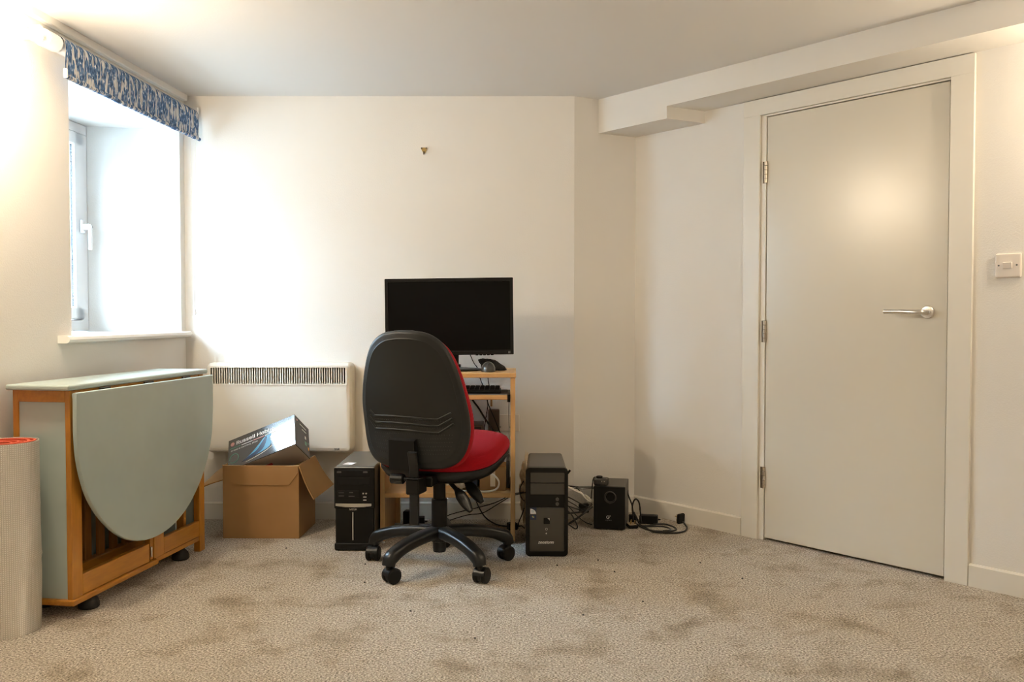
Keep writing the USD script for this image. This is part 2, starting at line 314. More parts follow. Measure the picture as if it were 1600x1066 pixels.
# skirtings
SK, ST = .088, .015
def skirting(name, x0, x1, Mx):
    poly = Polygon([(0, 0), (0, SK), (-.006, SK), (-ST, SK - .006), (-ST, 0)])
    m = extrude(poly, x1 - x0); v = m.vertices.copy(); m.vertices = np.stack([x0 + v[:, 2], v[:, 0], v[:, 1]], 1)
    if m.volume < 0: m.invert()
    struct(name, xf(m, Mx), M['trim'])
skirting('baseboard_back', -1.68, C1[0] + .004, frame([0, BACK, 0], [1, 0, 0], [0, 1, 0], [0, 0, 1]))
skirting('baseboard_corner', .006, np.linalg.norm(C2 - C1) - .006, frame([*C1, 0], [*d12, 0], [*n12, 0], [0, 0, 1]))
skirting('baseboard_right', -.79, -.106, RW)
skirting('baseboard_near_right', .924, 2.18, RW)
skirting('baseboard_left', -4.7, .99, LW)

# outside: paved ground of the light well and its retaining wall
M['paving'] = mat('outside_paving', (.62, .62, .61), .9, vary=(3, (.55, .55, .54), .4, .7))
M['render_white'] = mat('white_render', (.78, .79, .80), .9, bump=(40, .002))
struct('ground_outside', cbox(-9, -2.42, -3, 11, .70, .85), M['paving'])
struct('light_well_wall', cbox(-4.6, -4.3, -3, 8, .85, 2.35), M['render_white'])

# the window: white frame with an opening sash set at the back of the recess
win = thing('window_1', 'white framed window deep in the recess of the left wall', 'window', E0, LW_ANG, kind='structure')
y0, y1 = REV, REV + .07
fr = [cbox(.006, OP_W - .006, y0, y1, SILL_Z + .02, SILL_Z + .075, .004), cbox(.006, OP_W - .006, y0, y1, HEAD_Z - .052, HEAD_Z - .003, .004), cbox(.006, .056, y0, y1, SILL_Z + .07, HEAD_Z - .05, .004), cbox(OP_W - .056, OP_W - .006, y0, y1, SILL_Z + .07, HEAD_Z - .05, .004)]
part(win, 'window_frame', cat_(*fr), M['upvc'])
a0, a1, z0, z1 = .058, OP_W - .058, SILL_Z + .077, HEAD_Z - .054
sash = part(win, 'sash', cat_(cbox(a0, a1, y0 - .012, y1 - .01, z0, z0 + .06, .005), cbox(a0, a1, y0 - .012, y1 - .01, z1 - .06, z1, .005), cbox(a0, a0 + .06, y0 - .012, y1 - .01, z0, z1, .005), cbox(a1 - .075, a1, y0 - .012, y1 - .01, z0, z1, .005)), M['upvc'])
part(win, 'gasket', cat_(cbox(a1 - .068, a1 - .075, y0 - .002, y0 + .01, z0 + .06, z1 - .06), cbox(a0 + .06, a0 + .068, y0 - .002, y0 + .01, z0 + .06, z1 - .06)), M['rubber'], label='black glazing gasket')
part(win, 'pane', cbox(a0 + .055, a1 - .07, y0 + .02, y0 + .026, z0 + .055, z1 - .055), M['glass'])
hz, hx = 1.487, a1 - .028
hd = part(win, 'window_handle', cat_(rbox(hx - .014, hx + .014, y0 - .028, y0 - .012, hz - .032, hz + .032, .006), rbox(hx - .011, hx + .011, y0 - .062, y0 - .024, hz - .016, hz + .012, .006), rbox(hx - .009, hx + .009, y0 - .068, y0 - .052, hz - .115, hz + .01, .006)), M['upvc'])
part(hd, 'lock_button', cyl((hx + .009, y0 - .056, hz - .001), (hx + .016, y0 - .056, hz - .001), .009), M['grey_badge'], label='dark round lock button')
# the window board, its nosing rounded and horned past the opening
sl = extrude(Polygon([(.003, .0), (OP_L - .003, 0), (OP_W - .003, REV), (.003, REV)]), .030); sl.apply_translation([0, 0, SILL_Z - .014])
sp2 = Polygon([(.0, 0), (-.038, 0), (-.046, .005), (-.05, .014), (-.046, .024), (-.038, .030), (.0, .030)])
sl2 = extrude(sp2, OP_L + .115); v = sl2.vertices.copy(); sl2.vertices = np.stack([-.095 + v[:, 2], v[:, 0], SILL_Z - .014 + v[:, 1]], 1); sl2.fix_normals()
struct('window_sill', xf(cat_(sl, sl2), LW), M['sill'], 'white painted window sill with rounded nosing', 'window sill', smooth=30)

# the door: flush leaf, rebated frame, flat architrave, three butt hinges, lever handle
door = thing('door_1', 'cream flush door with lever handle and three steel hinges', 'door', A0, RW_ANG, kind='structure')
part(door, 'door_leaf', cbox(.014, .826, 0, .044, .012, 1.972, .0015), M['door'])
AH = .016
part(door, 'architrave', cat_(cbox(-.103, -.0165, -AH, 0, 0, 1.984, .0008), cbox(.8335, .921, -AH, 0, 0, 1.984, .0008), cbox(-.103, .921, -AH, 0, 1.984, 2.058, .0008)), M['trim'])
part(door, 'door_frame', cat_(cbox(UD0, .0105, -.004, .1, 0, ZD, .001), cbox(.8305, UD1, -.004, .1, 0, ZD, .001), cbox(UD0, UD1, -.004, .1, 1.9755, ZD, .001)), M['trim'])
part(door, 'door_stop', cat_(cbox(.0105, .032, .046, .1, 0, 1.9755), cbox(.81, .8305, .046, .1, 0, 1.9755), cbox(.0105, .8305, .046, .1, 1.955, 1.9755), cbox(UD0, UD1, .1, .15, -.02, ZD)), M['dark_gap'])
for hz in (1.718, .979, .294):
    kn = cat_(*[cyl((.0115, -.007, hz - .05 + k * .02 + .0008), (.0115, -.007, hz - .05 + (k + 1) * .02 - .0008), .0072, 14, c=.0008) for k in range(5)])
    hg = part(door, 'hinge', kn, M['hinge'])
    part(hg, 'hinge_leaf', cat_(cbox(-.006, .0105, -.0056, -.0035, hz - .05, hz + .05), cbox(.0125, .0155, -.004, .0005, hz - .05, hz + .05)), M['brass_dark'])
HX, HZ = .751, 1.066
hd = part(door, 'door_handle', sweep(crom([(HX, -.008, HZ), (HX, -.035, HZ), (HX - .006, -.050, HZ), (HX - .024, -.056, HZ), (HX - .06, -.056, HZ + .001), (HX - .152, -.056, HZ + .003)], 6), .0095, sides=16), M['steel'], smooth=50)
part(hd, 'handle_rose', xf(lathe([[0, 0], [.026, 0], [.026, .006], [.023, .009], [.013, .0095], [.012, .012], [0, .012]], 40), frame([HX, 0, HZ], [1, 0, 0], [0, 0, 1], [0, -1, 0])), M['steel'])

# light switch
sw = thing('light_switch', 'square white light switch plate on the wall right of the door', 'light switch', A0 + RD * 1.045 + [0, 0, 1.239 - .046], RW_ANG)
part(sw, 'plate', rbox(-.045, .045, -.010, .006, 0, .092, .006), M['switch'])
part(sw, 'rocker', xf(cbox(-.0155, .0155, -.004, .004, -.0115, .0115, .001), trimesh.transformations.rotation_matrix(.16, [1, 0, 0], [0, 0, 0]) @ np.eye(4)).apply_translation([0, -.0115, .047]), M['switch'])
for sx in (-.031, .031):
    s_ = part(sw, 'screw', cyl((sx, -.0095, .047), (sx, -.0112, .047), .0033, 14), M['grey_badge'])

# picture hook on the back wall
hk = thing('picture_hook', 'small brass picture hook nailed high on the back wall', 'hook', (-.451, BACK, 1.884))
part(hk, 'plate', xz(Polygon([(-.016, .032), (.016, .032), (.017, .027), (.006, .004), (-.004, .004), (-.017, .027)]), -.003, 0), M['brass'], label='pale brass plate')
for sx in (-.0115, .0115):
    part(hk, 'nail', cyl((sx, 0, .0285), (sx, -.006, .0285), .0034, 12), M['ink'])
part(hk, 'hook', sweep(crom([(-.001, -.003, .012), (-.001, -.004, .003), (-.001, -.009, -.003), (.001, -.014, .001), (.002, -.0145, .008)], 5), .0028, sides=8), M['ink'])

# wall lamps (outside the picture; they light the room)
def wall_lamp(pos, wall_pt, label):
    p, w = np.array(pos), np.array(wall_pt)
    t = thing('wall_lamp', label, 'wall lamp', (w[0], w[1], w[2] - .05))
    d = (w - p); o = np.array([w[0], w[1], w[2] - .05]); nrm = d / np.linalg.norm(d)
    part(t, 'backplate', at(cyl(w - o, w - o - nrm * .012, .045, 28, c=.003)), M['steel'])
    part(t, 'lamp_holder', cyl(w - o - nrm * .012, p - o + nrm * .048, .017, 20, c=.002), M['upvc'])
def onto(p, o, n): p = np.array(p); n = np.array(n); return p - n * float((p - o) @ n)
wall_lamp(LAMP_L, onto(LAMP_L, E0, LN), 'round wall lamp on the left wall near the blind')
wall_lamp(LAMP_R, onto(LAMP_R, A0, RN), 'round wall lamp on the door wall past the switch')
wall_lamp(LAMP_N, (LAMP_N[0], -1.35, LAMP_N[2]), 'round wall lamp on the wall behind the camera')

# ================================================================== THE BLIND
bl = thing('roller_blind', 'blue and cream ikat patterned roller blind over the window', 'blind', E0, LW_ANG)
BH, BZ, BR = -.062, 2.066, .034
s0, s1 = -.178, .972
def fabric():
    ss = np.linspace(s0, s1, 140); prof = []
    for a in np.linspace(-150, 0, 14)[::-1]:
        pass
    cl = [(BH + BR * 1.0 * math.cos(math.radians(a)), BZ + BR * math.sin(math.radians(a))) for a in np.linspace(0, 180, 16)]
    dz = np.linspace(BZ - .008, 1.956, 16)
    low = [(BH - BR - .0015 * math.sin((BZ - z) * 40), z) for z in dz]
    hem = [(BH - BR + .006 * math.cos(a) - .006, 1.950 - .008 + .008 * math.sin(a)) for a in np.linspace(math.pi / 2, -math.pi / 2 - 1.2, 8)]
    hem = [(BH - BR - .003 + .009 * math.cos(a), 1.947 + .009 * math.sin(a)) for a in np.linspace(math.pi * .5, math.pi * 2.2, 14)]
    prof = np.array(cl + low + hem)
    Pn = np.zeros((len(ss), len(prof), 3))
    for i, s in enumerate(ss):
        w = .0012 * math.sin(s * 38) + .0006 * math.sin(s * 83 + 1)
        Pn[i, :, 0] = s
        Pn[i, :, 1] = prof[:, 0] + w * np.clip((BZ - prof[:, 1]) / .1, 0, 1)
        Pn[i, :, 2] = prof[:, 1] + .0004 * math.sin(s * 21) * np.clip((BZ - prof[:, 1]) / .1, 0, 1)
    return grid_mesh(Pn)
part(bl, 'fabric', fabric(), M['ikat'], smooth=True)
part(bl, 'roller_tube', cat_(cyl((-.262, BH, BZ), (-.182, BH, BZ), .0325, 32, c=.004), cyl((-.182, BH, BZ), (s1 + .012, BH, BZ), .028, 28)), M['upvc'])
part(bl, 'bracket', cat_(cbox(-.312, -.290, BH - .026, BH + .018, BZ - .028, BZ + .028, .005), cbox(-.300, -.292, BH, 0, BZ - .02, BZ + .02, .002), cyl((-.292, BH, BZ), (-.261, BH, BZ), .012, 18)), M['upvc'])
part(bl, 'bracket', cat_(cbox(s1 + .006, s1 + .016, -.09, 0, BZ - .035, BZ + .045, .002)), M['upvc'])
part(bl, 'hem_bar', rbox(s0 - .008, s0 + .003, BH - BR - .011, BH - BR + .004, 1.939, 1.975, .004), M['upvc'], label='white end cap of the hem bar')
cords = [sweep(crom(p, 6), .0013, sides=6) for p in ([(.90, -.085, 1.96), (.905, -.085, 1.7), (.928, -.086, 1.36), (.929, -.086, 1.09)], [(.957, -.085, 1.96), (.955, -.085, 1.75), (.935, -.086, 1.36), (.931, -.086, 1.09)])]
cd = part(bl, 'pull_cord', cat_(*cords), M['cable_w'], label='thin pale pull cord loop')
part(cd, 'cord_weight', at(lathe([[0, 0], [.006, .002], [.0075, .012], [.004, .03], [.002, .036], [0, .036]], 16), .930, -.086, 1.056), M['upvc'])

# ================================================================== DROP LEAF TABLE
TA = 8.7
tu = np.array([math.sin(math.radians(TA)), math.cos(math.radians(TA)), 0])
tb = thing('drop_leaf_table', 'orange pine drop leaf table with sage green top under the window', 'table', (-1.520, 2.945, 0), 90 - TA)
# local: x along the table away from the camera, y from the leaf side to the wall, z up
part(tb, 'tabletop', rbox(-.022, .925, -.012, .232, .793, .813, .0075, 2), M['sage'])
lp = [(-.02, .787), (-.02, .626), (-.002, .515), (.046, .403), (.125, .308), (.222, .232), (.33, .188), (.45, .173), (.57, .188), (.678, .230), (.775, .302), (.852, .395), (.90, .500), (.918, .62), (.92, .787)]
lpoly = Polygon(np.vstack([crom([(a, b, 0) for a, b in lp], 5)[:, :2]]))
def leaf(yo, yi):
    b = .006; t = yi - yo; steps = [(b, 0), (b * .3, b * .3), (0, b), (0, t - b), (b * .3, t - b * .3), (b, t)]
    rings = [np.array(lpoly.buffer(-off, join_style=2).exterior.coords)[:-1] if off else np.array(lpoly.exterior.coords)[:-1] for off, _ in steps]
    pts = np.array(lpoly.exterior.coords)[:-1]; c = pts.mean(0); n = len(pts); V = []
    nx = np.roll(pts, -1, 0) - np.roll(pts, 1, 0); nx = np.stack([nx[:, 1], -nx[:, 0]], 1); nx /= np.linalg.norm(nx, axis=1, keepdims=True)
    if ((pts - c) * nx).sum() < 0: nx = -nx
    for off, y in steps: V.append(np.stack([pts[:, 0] - nx[:, 0] * off, np.full(n, yo + y), pts[:, 1] - nx[:, 1] * off], 1))
    V = np.array(V); m = grid_mesh(np.concatenate([V, V[:, :1]], 1)); caps = []
    for k, y in ((0, yo), (-1, yi)):
        pg = Polygon(V[k][:, [0, 2]]); vv, ff = trimesh.creation.triangulate_polygon(pg, engine='earcut'); caps.append(trimesh.Trimesh(np.stack([vv[:, 0], np.full(len(vv), y), vv[:, 1]], 1), ff, process=False))
    m = trimesh.util.concatenate([m] + caps); m.merge_vertices(); m.fix_normals(); return m
part(tb, 'drop_leaf', leaf(-.040, -.021), M['sage'], smooth=30)
part(tb, 'back_panel', cbox(.056, .862, .206, .216, .068, .793), M['sage'], label='sage green back panel')
for x in (.14, .42, .70):
    part(tb, 'hinge', cat_(cyl((x, -.016, .7895), (x + .06, -.016, .7895), .0035, 12), cbox(x, x + .06, -.020, -.012, .75, .789)), M['ink'])
PO = .056
part(tb, 'post', cbox(0, PO, 0, .021, .045, .793, .002), M['pine_up'])
part(tb, 'post', cbox(0, PO, .199, .220, .045, .793, .002), M['pine_up'])
part(tb, 'post', cbox(.862, .905, 0, .030, 0, .793, .002), M['pine_up'])
part(tb, 'post', cbox(.862, .905, .19, .220, 0, .793, .002), M['pine_up'])
part(tb, 'end_rail', cbox(.001, .022, .021, .199, .752, .793, .001), M['pine'])
part(tb, 'end_panel', cbox(.006, .018, .021, .199, .055, .752), M['sage'], label='sage green end panel')
part(tb, 'end_panel', cbox(.880, .890, .030, .19, .08, .793), M['sage'], label='sage green end panel')
part(tb, 'inner_panel', cbox(PO + .002, PO + .012, .022, .198, .07, .78), M['sage'], label='sage green inner panel')
part(tb, 'plinth', rbox(-.010, .52, -.010, .230, .045, .066, .006), M['pine'])
part(tb, 'plinth', cbox(.52, .862, .004, .216, .050, .068), M['pine'])
part(tb, 'base_board', cbox(PO + .012, .862, .028, .198, .068, .082), M['sage'], label='sage green base board')
part(tb, 'gate_rail', cbox(PO, .47, .001, .023, .067, .140, .002), M['pine'])
part(tb, 'gate_rail', cbox(.575, .862, .002, .024, .070, .138, .002), M['pine'])
part(tb, 'gate_stile', cbox(.505, .575, .001, .023, .068, .70, .002), M['pine_up'])
part(tb, 'gate_stile', cbox(.484, .504, .006, .030, .068, .70, .002), M['pine_up'])
part(tb, 'top_rail', cbox(PO, .862, .002, .024, .74, .793, .002), M['pine'])
part(tb, 'butt_hinge', cyl((.478, -.002, .085), (.478, -.002, .125), .004, 12), M['steel'], label='small steel hinge')
for k in range(9):
    x = .12 + k * .082
    part(tb, 'slat', cbox(x, x + .038, .15, .165, .115, .70, .002), M['slat'])
part(tb, 'slat_rail', cbox(.075, .86, .135, .175, .084, .118, .002), M['pine'])
part(tb, 'slat_rail', cbox(.075, .86, .135, .175, .69, .72, .002), M['pine'])
part(tb, 'inner_frame', cbox(.78, .80, .03, .19, .082, .75, .002), M['pine_up'])
part(tb, 'inner_panel', cbox(.745, .757, .05, .19, .082, .70), M['sage'], label='sage green inner panel')
for x, y in ((.118, .022), (.74, .024), (.118, .19), (.74, .19)):
    part(tb, 'foot', at(lathe([[0, 0], [.030, 0], [.036, .006], [.036, .018], [.030, .034], [.018, .046], [.016, .052], [0, .052]], 20), x, y, -.001), M['rubber'], label='black rubber foot')

# ================================================================== FOIL INSULATION ROLL
rl = thing('foil_roll', 'standing roll of silver foil insulation with red foam inside', 'roll of insulation', (-1.688, 2.846, 0), 40)
RR, RH = .1015, .633
def roll_shell():
    prof = [[RR - .004, .0]]
    for z in np.linspace(.0, RH, 60):
        b = .0022 * math.exp(-((z - .245) / .006) ** 2) - .0018 * math.exp(-((z - .225) / .012) ** 2) + .001 * math.exp(-((z - .42) / .01) ** 2)
        prof.append([RR + b, z])
    prof += [[RR - .004, RH], [RR - .004, .0]]
    m = trimesh.creation.revolve(np.array(prof), sections=72)
    v = m.vertices; ang = np.arctan2(v[:, 1], v[:, 0]); k = .0012 * np.sin(ang * 3 + v[:, 2] * 9) + .0008 * np.sin(ang * 7 - v[:, 2] * 17)
    rr = np.hypot(v[:, 0], v[:, 1]); s = (rr + k) / np.maximum(rr, 1e-6); m.vertices[:, 0] *= s; m.vertices[:, 1] *= s
    return m
part(rl, 'foil_wrap', roll_shell(), M['foil'], smooth=40, label='silver foil outer wrap with mesh grid')
def spiral():
    th = np.linspace(0, 2 * np.pi * 7.6, 420); r = .022 + (RR - .0075 - .022) * th / th[-1]; w = .0040
    o = np.stack([(r + w) * np.cos(th), (r + w) * np.sin(th)], 1); i = np.stack([(r - w) * np.cos(th), (r - w) * np.sin(th)], 1)
    n = len(th); hgt = RH - .002 + .004 * np.sin(th * .63) - .006 * (1 - th / th[-1]); V = []
    for (xy, z) in ((o, np.zeros(n)), (o, hgt), (i, hgt), (i, np.zeros(n))): V.append(np.column_stack([xy, z]))
    V = np.array(V); m = grid_mesh(np.concatenate([V, V[:1]], 0)); m.fix_normals(); return m
part(rl, 'foam_spiral', spiral(), M['foam'], smooth=40, label='red foam layers coiled inside the roll')

# ================================================================== PANEL HEATER
ht = thing('panel_heater', 'white wall mounted panel heater with slotted top grille', 'heater', (-1.182, BACK, .356))
HW, HH, HD = .742, .458, .095
def heater_body():
    import manifold3d as mf
    o = rrect(HW, HH, .028, 8); V = []; pts = np.array(o.exterior.coords)[:-1]; c = pts.mean(0)
    steps = [(0.0, 0.0), (0.0, .066), (.004, .080), (.012, .091), (.026, .095)]
    rings = []
    for off, d in steps:
        q = np.array(rrect(HW - 2 * off, HH - 2 * off, max(.028 - off, .006), 8).exterior.coords)[:-1]; rings.append(np.column_stack([q[:, 0], np.full(len(q), -d), q[:, 1] + HH / 2]))
    hull = trimesh.convex.convex_hull(np.vstack(rings))
    cut = cbox(-.343, .343, -.2, -.035, HH - .105, HH - .024, 0)
    a = mf.Manifold(mf.Mesh(np.asarray(hull.vertices, np.float32), np.asarray(hull.faces, np.uint32))); b = mf.Manifold(mf.Mesh(np.asarray(cut.vertices, np.float32), np.asarray(cut.faces, np.uint32)))
    r = (a - b).to_mesh(); return trimesh.Trimesh(r.vert_properties[:, :3], r.tri_verts, process=False)
part(ht, 'body', heater_body(), M['heater'], smooth=25)
gz0, gz1 = HH - .105, HH - .024
part(ht, 'inner_back', cbox(-.342, .342, -.045, -.036, gz0 + .001, gz1 - .001), M['heater_in'], label='dark interior behind the grille')
rim = rrect(.700, .098, .010).difference(rrect(.684, .082, .004)); part(ht, 'grille_frame', at(xz(rim, -.0985, -.092), 0, 0, (gz0 + gz1) / 2), M['heater'])
nS = 58; sw_ = .684 / nS
part(ht, 'grille_slats', cat_(*[cbox(-.342 + (k + .62) * sw_, -.342 + (k + 1.0) * sw_, -.0945, -.080, gz0 + .0005, gz1 - .0005) for k in range(nS)]), M['heater'], smooth=False, kind='stuff')
part(ht, 'maker_mark', at(text('bnok', .010, bold=True, width=.026), .295, -.0955, .022), M['ink'])

# ================================================================== CARDBOARD BOX
cb = thing('cardboard_box', 'large open brown cardboard box on the carpet below the heater', 'cardboard box', (-1.186, 4.03, 0), -1.5)
CW, CD, CH, CT = .362, .30, .346, .005
part(cb, 'front_wall', cbox(-CW / 2, CW / 2, 0, CT, 0, CH, .001), M['card'])
part(cb, 'back_wall', cbox(-CW / 2, CW / 2, CD - CT, CD, 0, CH - .02, .001), M['card'])
part(cb, 'side_wall', cbox(-CW / 2, -CW / 2 + CT, CT, CD - CT, 0, CH, .001), M['card'])
part(cb, 'side_wall', cbox(CW / 2 - CT, CW / 2, CT, CD - CT, 0, CH, .001), M['card'])
part(cb, 'box_bottom', cbox(-CW / 2 + CT, CW / 2 - CT, CT, CD - CT, 0.001, CT), M['card'])
ff = xz(Polygon([(-CW / 2 + .003, CH - .001), (CW / 2 - .003, CH - .001), (CW / 2 - .004, CH - .035), (CW / 2 - .045, CH - .092), (-CW / 2 + .058, CH - .092), (-CW / 2 + .006, CH - .048)]), -.0055, -.0005)
part(cb, 'front_flap', ff, M['card'], label='front flap folded down flat')
part(cb, 'folded_edge', sweep(crom([(-CW / 2, -.001, CH), (-CW / 6, -.001, CH - .004), (CW / 6, -.001, CH - .005), (CW / 2, -.001, CH)], 6), .004, .0022, sides=8, up=(0, 0, 1)), M['card_edge'])
def flap(q, nm='side_flap'):
    a, b, c, d = [np.array(p, float) for p in q]; n = 9; Pn = np.zeros((n, n, 3))
    nrm = np.cross(b - a, d - a); nrm /= np.linalg.norm(nrm)
    for i, s in enumerate(np.linspace(0, 1, n)):
        for j, t in enumerate(np.linspace(0, 1, n)):
            Pn[i, j] = a * (1 - s) * (1 - t) + b * s * (1 - t) + c * s * t + d * (1 - s) * t + nrm * .012 * math.sin(t * 2.4) * (.6 + .4 * s)
    top = grid_mesh(Pn + nrm * CT / 2); bot = grid_mesh(Pn - nrm * CT / 2); bot.invert()
    e = np.concatenate([Pn[:, 0], Pn[-1, 1:], Pn[-2::-1, -1], Pn[0, -2:0:-1]]); e = np.vstack([e, e[:1]])
    side = grid_mesh(np.stack([e + nrm * CT / 2, e - nrm * CT / 2], 0))
    m = cat_(top, bot, side); m.merge_vertices(); m.fix_normals(); part(cb, nm, m, M['card'], smooth=40)
flap([(CW / 2, .0, CH), (CW / 2, CD - .005, CH), (CW / 2 + .105, CD - .015, CH - .140), (CW / 2 + .072, .01, CH - .160)])
flap([(-CW / 2 - .001, .01, .275), (-CW / 2 - .001, .26, .325), (-CW / 2 - .118, .25, .262), (-CW / 2 - .118, .01, .225)])

# the glossy appliance box tipped into it
k_ = 1.0125
ab = UsdGeom.Xform.Define(stage, uniq('/World', 'appliance_box')); abp = ab.GetPrim()
from scipy.spatial.transform import Rotation as Rot
R_ = Rot.from_euler('zyx', [-.35, -.201, -.799]).as_matrix(); o_ = np.array([0, 0, CAM_H]) + (np.array([-1.335, 4.009, .322]) - [0, 0, CAM_H]) * k_
G4 = np.eye(4); G4[:3, :3] = R_; G4[:3, 3] = o_
ab.AddTransformOp().Set(Gf.Matrix4d(*G4.T.ravel().tolist()))
keys(abp, label='glossy black printed appliance box tilted in the cardboard box', category='box')
BW, BD, BHt = .358 * k_, .135 * k_, .182 * k_
part(abp, 'carton', cbox(0, BW, 0, BD, 0, BHt, .0015), M['gloss_card'])
part(abp, 'base_panel', cbox(.004, BW - .004, .004, BD - .004, -.0008, .0008), M['box_base'], label='unprinted greyish base')
part(abp, 'side_panel', cbox(BW - .0006, BW + .0008, .006, BD - .006, .006, BHt - .006), M['box_side'], label='dark printed end panel')
fy = -.0006
def onf(m, x, z): return at(m, x, fy, z)
part(abp, 'lettering', onf(text('Russell Hobbs', .020, bold=True, width=.205), .148, BHt - .034), M['white_print'])
part(abp, 'round_logo', onf(xz(Polygon([(.0105 * math.cos(a), .012 * math.sin(a)) for a in np.linspace(0, 6.283, 32)]), -.0004, .0004), .024, BHt - .033), M['pink_print'])
part(abp, 'print_stripe', onf(xz(sbox(-.03, -.002, .03, .002), -.0003, .0003), .038, BHt - .058), M['green_print'])
part(abp, 'print_stripe', onf(xz(sbox(-.03, -.002, .03, .002), -.0003, .0003), .104, BHt - .058), M['white_print'])
part(abp, 'print_stripe', onf(xz(sbox(-.03, -.002, .03, .002), -.0003, .0003), .168, BHt - .058), M['pink_print'])
part(abp, 'print_stripe', onf(xz(sbox(-.034, -.002, .034, .002), -.0003, .0003), .236, BHt - .058), M['white_print'])
part(abp, 'lettering', onf(text('STEAM & CONTROL IRON', .0075, width=.145), .088, BHt - .073), M['white_print'])
seal = Polygon([(.026 * math.cos(a), .028 * math.sin(a)) for a in np.linspace(0, 6.283, 40)]); seal = seal.difference(affinity.scale(seal, .84, .84)).difference(sbox(-.03, -.016, -.008, -.006))
part(abp, 'seal', onf(xz(seal, -.0003, .0003), .034, .062), M['green_print'], label='pale ring seal')
sw1 = Polygon(crom([(.095, .03, 0), (.125, .05, 0), (.165, .085, 0), (.20, .118, 0), (.235, .122, 0), (.225, .10, 0), (.235, .07, 0), (.215, .045, 0), (.16, .034, 0), (.095, .03, 0)], 6)[:-1, :2])
part(abp, 'printed_picture', onf(xz(sw1.buffer(0), -.0002, .0004), 0, 0), M['blue_print'], label='blue picture of an appliance')
sw2 = Polygon(crom([(.075, .022, 0), (.12, .042, 0), (.16, .060, 0), (.20, .112, 0), (.212, .110, 0), (.20, .07, 0), (.18, .045, 0), (.13, .028, 0), (.075, .022, 0)], 6)[:-1, :2])
part(abp, 'printed_picture', onf(xz(sw2.buffer(0), -.0005, .0004), 0, 0), M['navy_print'], label='navy silhouette of an appliance')
part(abp, 'print_stripe', sweep(crom([(.098, fy, .012), (.15, fy, .020), (.20, fy, .032), (.24, fy, .048)], 6), .0016, .0005, sides=6, up=(0, 1, 0)), M['white_print'])
sx_ = BW + .001
for (yy, zz, w, h, mm) in ((.02, BHt - .022, .007, .01, 'pink_print'), (.075, BHt - .030, .06, .004, 'white_print'), (.085, BHt - .050, .04, .004, 'white_print'), (.096, .10, .012, .018, 'white_print'), (.098, .066, .016, .022, 'green_print'), (.122, .080, .008, .012, 'green_print'), (.122, .048, .01, .018, 'orange_print')):
    part(abp, 'print_mark', cbox(sx_ - .001, sx_ + .0005, yy - w / 2, yy + w / 2, zz - h / 2, zz + h / 2), M[mm])
part(abp, 'print_mark', cbox(.13, .20, .06, .075, -.0016, .0), M['red_print'])
part(abp, 'print_mark', cbox(.03, .06, .02, .09, -.0016, .0), M['grey_badge'])

# ================================================================== DESK
DX0, DX1, DY0, DY1 = -.612, .019, 3.925, 4.335
dk = thing('computer_desk', 'small beech computer desk against the back wall', 'desk', ((DX0 + DX1) / 2, DY0, 0))
ox, oy = -(DX0 + DX1) / 2, -DY0
def dbox(x0, x1, y0, y1, z0, z1, c=.001): return cbox(x0 + ox, x1 + ox, y0 + oy, y1 + oy, z0, z1, c)
part(dk, 'desk_top', dbox(DX0, DX1, DY0, DY1, .768, .789, .002), M['beech'])
part(dk, 'side_panel', dbox(DX0 + .004, DX0 + .026, DY0 + .008, DY1, .012, .768), M['beech_up'])
part(dk, 'side_panel', dbox(DX1 - .026, DX1 - .004, DY0 + .008, DY1, .012, .768), M['beech_up'])
for x in (DX0 + .015, DX1 - .015):
    for y in (DY0 + .025, DY1 - .02):
        part(dk, 'foot', cyl((x + ox, y + oy, 0), (x + ox, y + oy, .013), .009, 14), M['upvc'], label='small white glide')
ky = part(dk, 'keyboard_tray', dbox(DX0 + .042, DX1 - .040, DY0 - .012, DY0 + .27, .676, .692), M['tray'], label='dark grey keyboard tray')
part(ky, 'tray_edge', dbox(DX0 + .042, DX1 - .040, DY0 - .016, DY0 - .012, .670, .690, .001), M['beech'])
part(ky, 'tray_edge', dbox(DX0 + .042, DX1 - .040, DY0 - .012, DY0 + .01, .668, .676, .001), M['beech'])
for x0 in (DX0 + .027, DX1 - .040):
    part(dk, 'tray_runner', dbox(x0, x0 + .013, DY0 + .002, DY0 + .28, .656, .690), M['plastic'], label='black tray runner')
part(dk, 'lower_shelf', dbox(DX0 + .026, DX1 - .026, DY0 + .012, DY1, .213, .233), M['beech'])
part(dk, 'back_rail', dbox(DX0 + .026, DX0 + .05, DY1 - .05, DY1 - .02, .013, .213), M['beech_up'])
part(dk, 'bracket', dbox(-.108, -.098, DY1 - .06, DY1 - .04, .60, .672), M['beech_up'])
part(dk, 'back_rail', dbox(DX0 + .026, DX1 - .026, DY1 - .04, DY1 - .02, .66, .672), M['beech'])

# monitor
mo = thing('monitor', 'large black flat screen monitor on the desk', 'monitor', (-.297, 4.13, .789))
Rm = trimesh.transformations.rotation_matrix(math.radians(-.75), [0, 1, 0], [0, 0, .259])
def mr(m): return xf(m, Rm)
part(mo, 'housing', mr(cat_(cbox(-.303, .303, -.066, -.046, .077, .441, .003), rbox(-.22, .22, -.05, -.012, .13, .39, .012))), M['bezel'])
part(mo, 'screen', mr(cbox(-.288, .288, -.0668, -.060, .100, .427)), M['screen'])
part(mo, 'bezel_rim', mr(xz(rrect(.606, .364, .004).difference(rrect(.580, .332, .002)), -.0705, -.066).apply_translation([0, 0, .259])), M['bezel'])
part(mo, 'badge', mr(at(xz(rrect(.0105, .0105, .001), -.0712, -.070), .282, 0, .0875)), M['grey_badge'])
for k in range(5):
    part(mo, 'button', mr(rbox(.122 + k * .018, .135 + k * .018, -.064, -.052, .0735, .078, .0015)), M['bezel'])
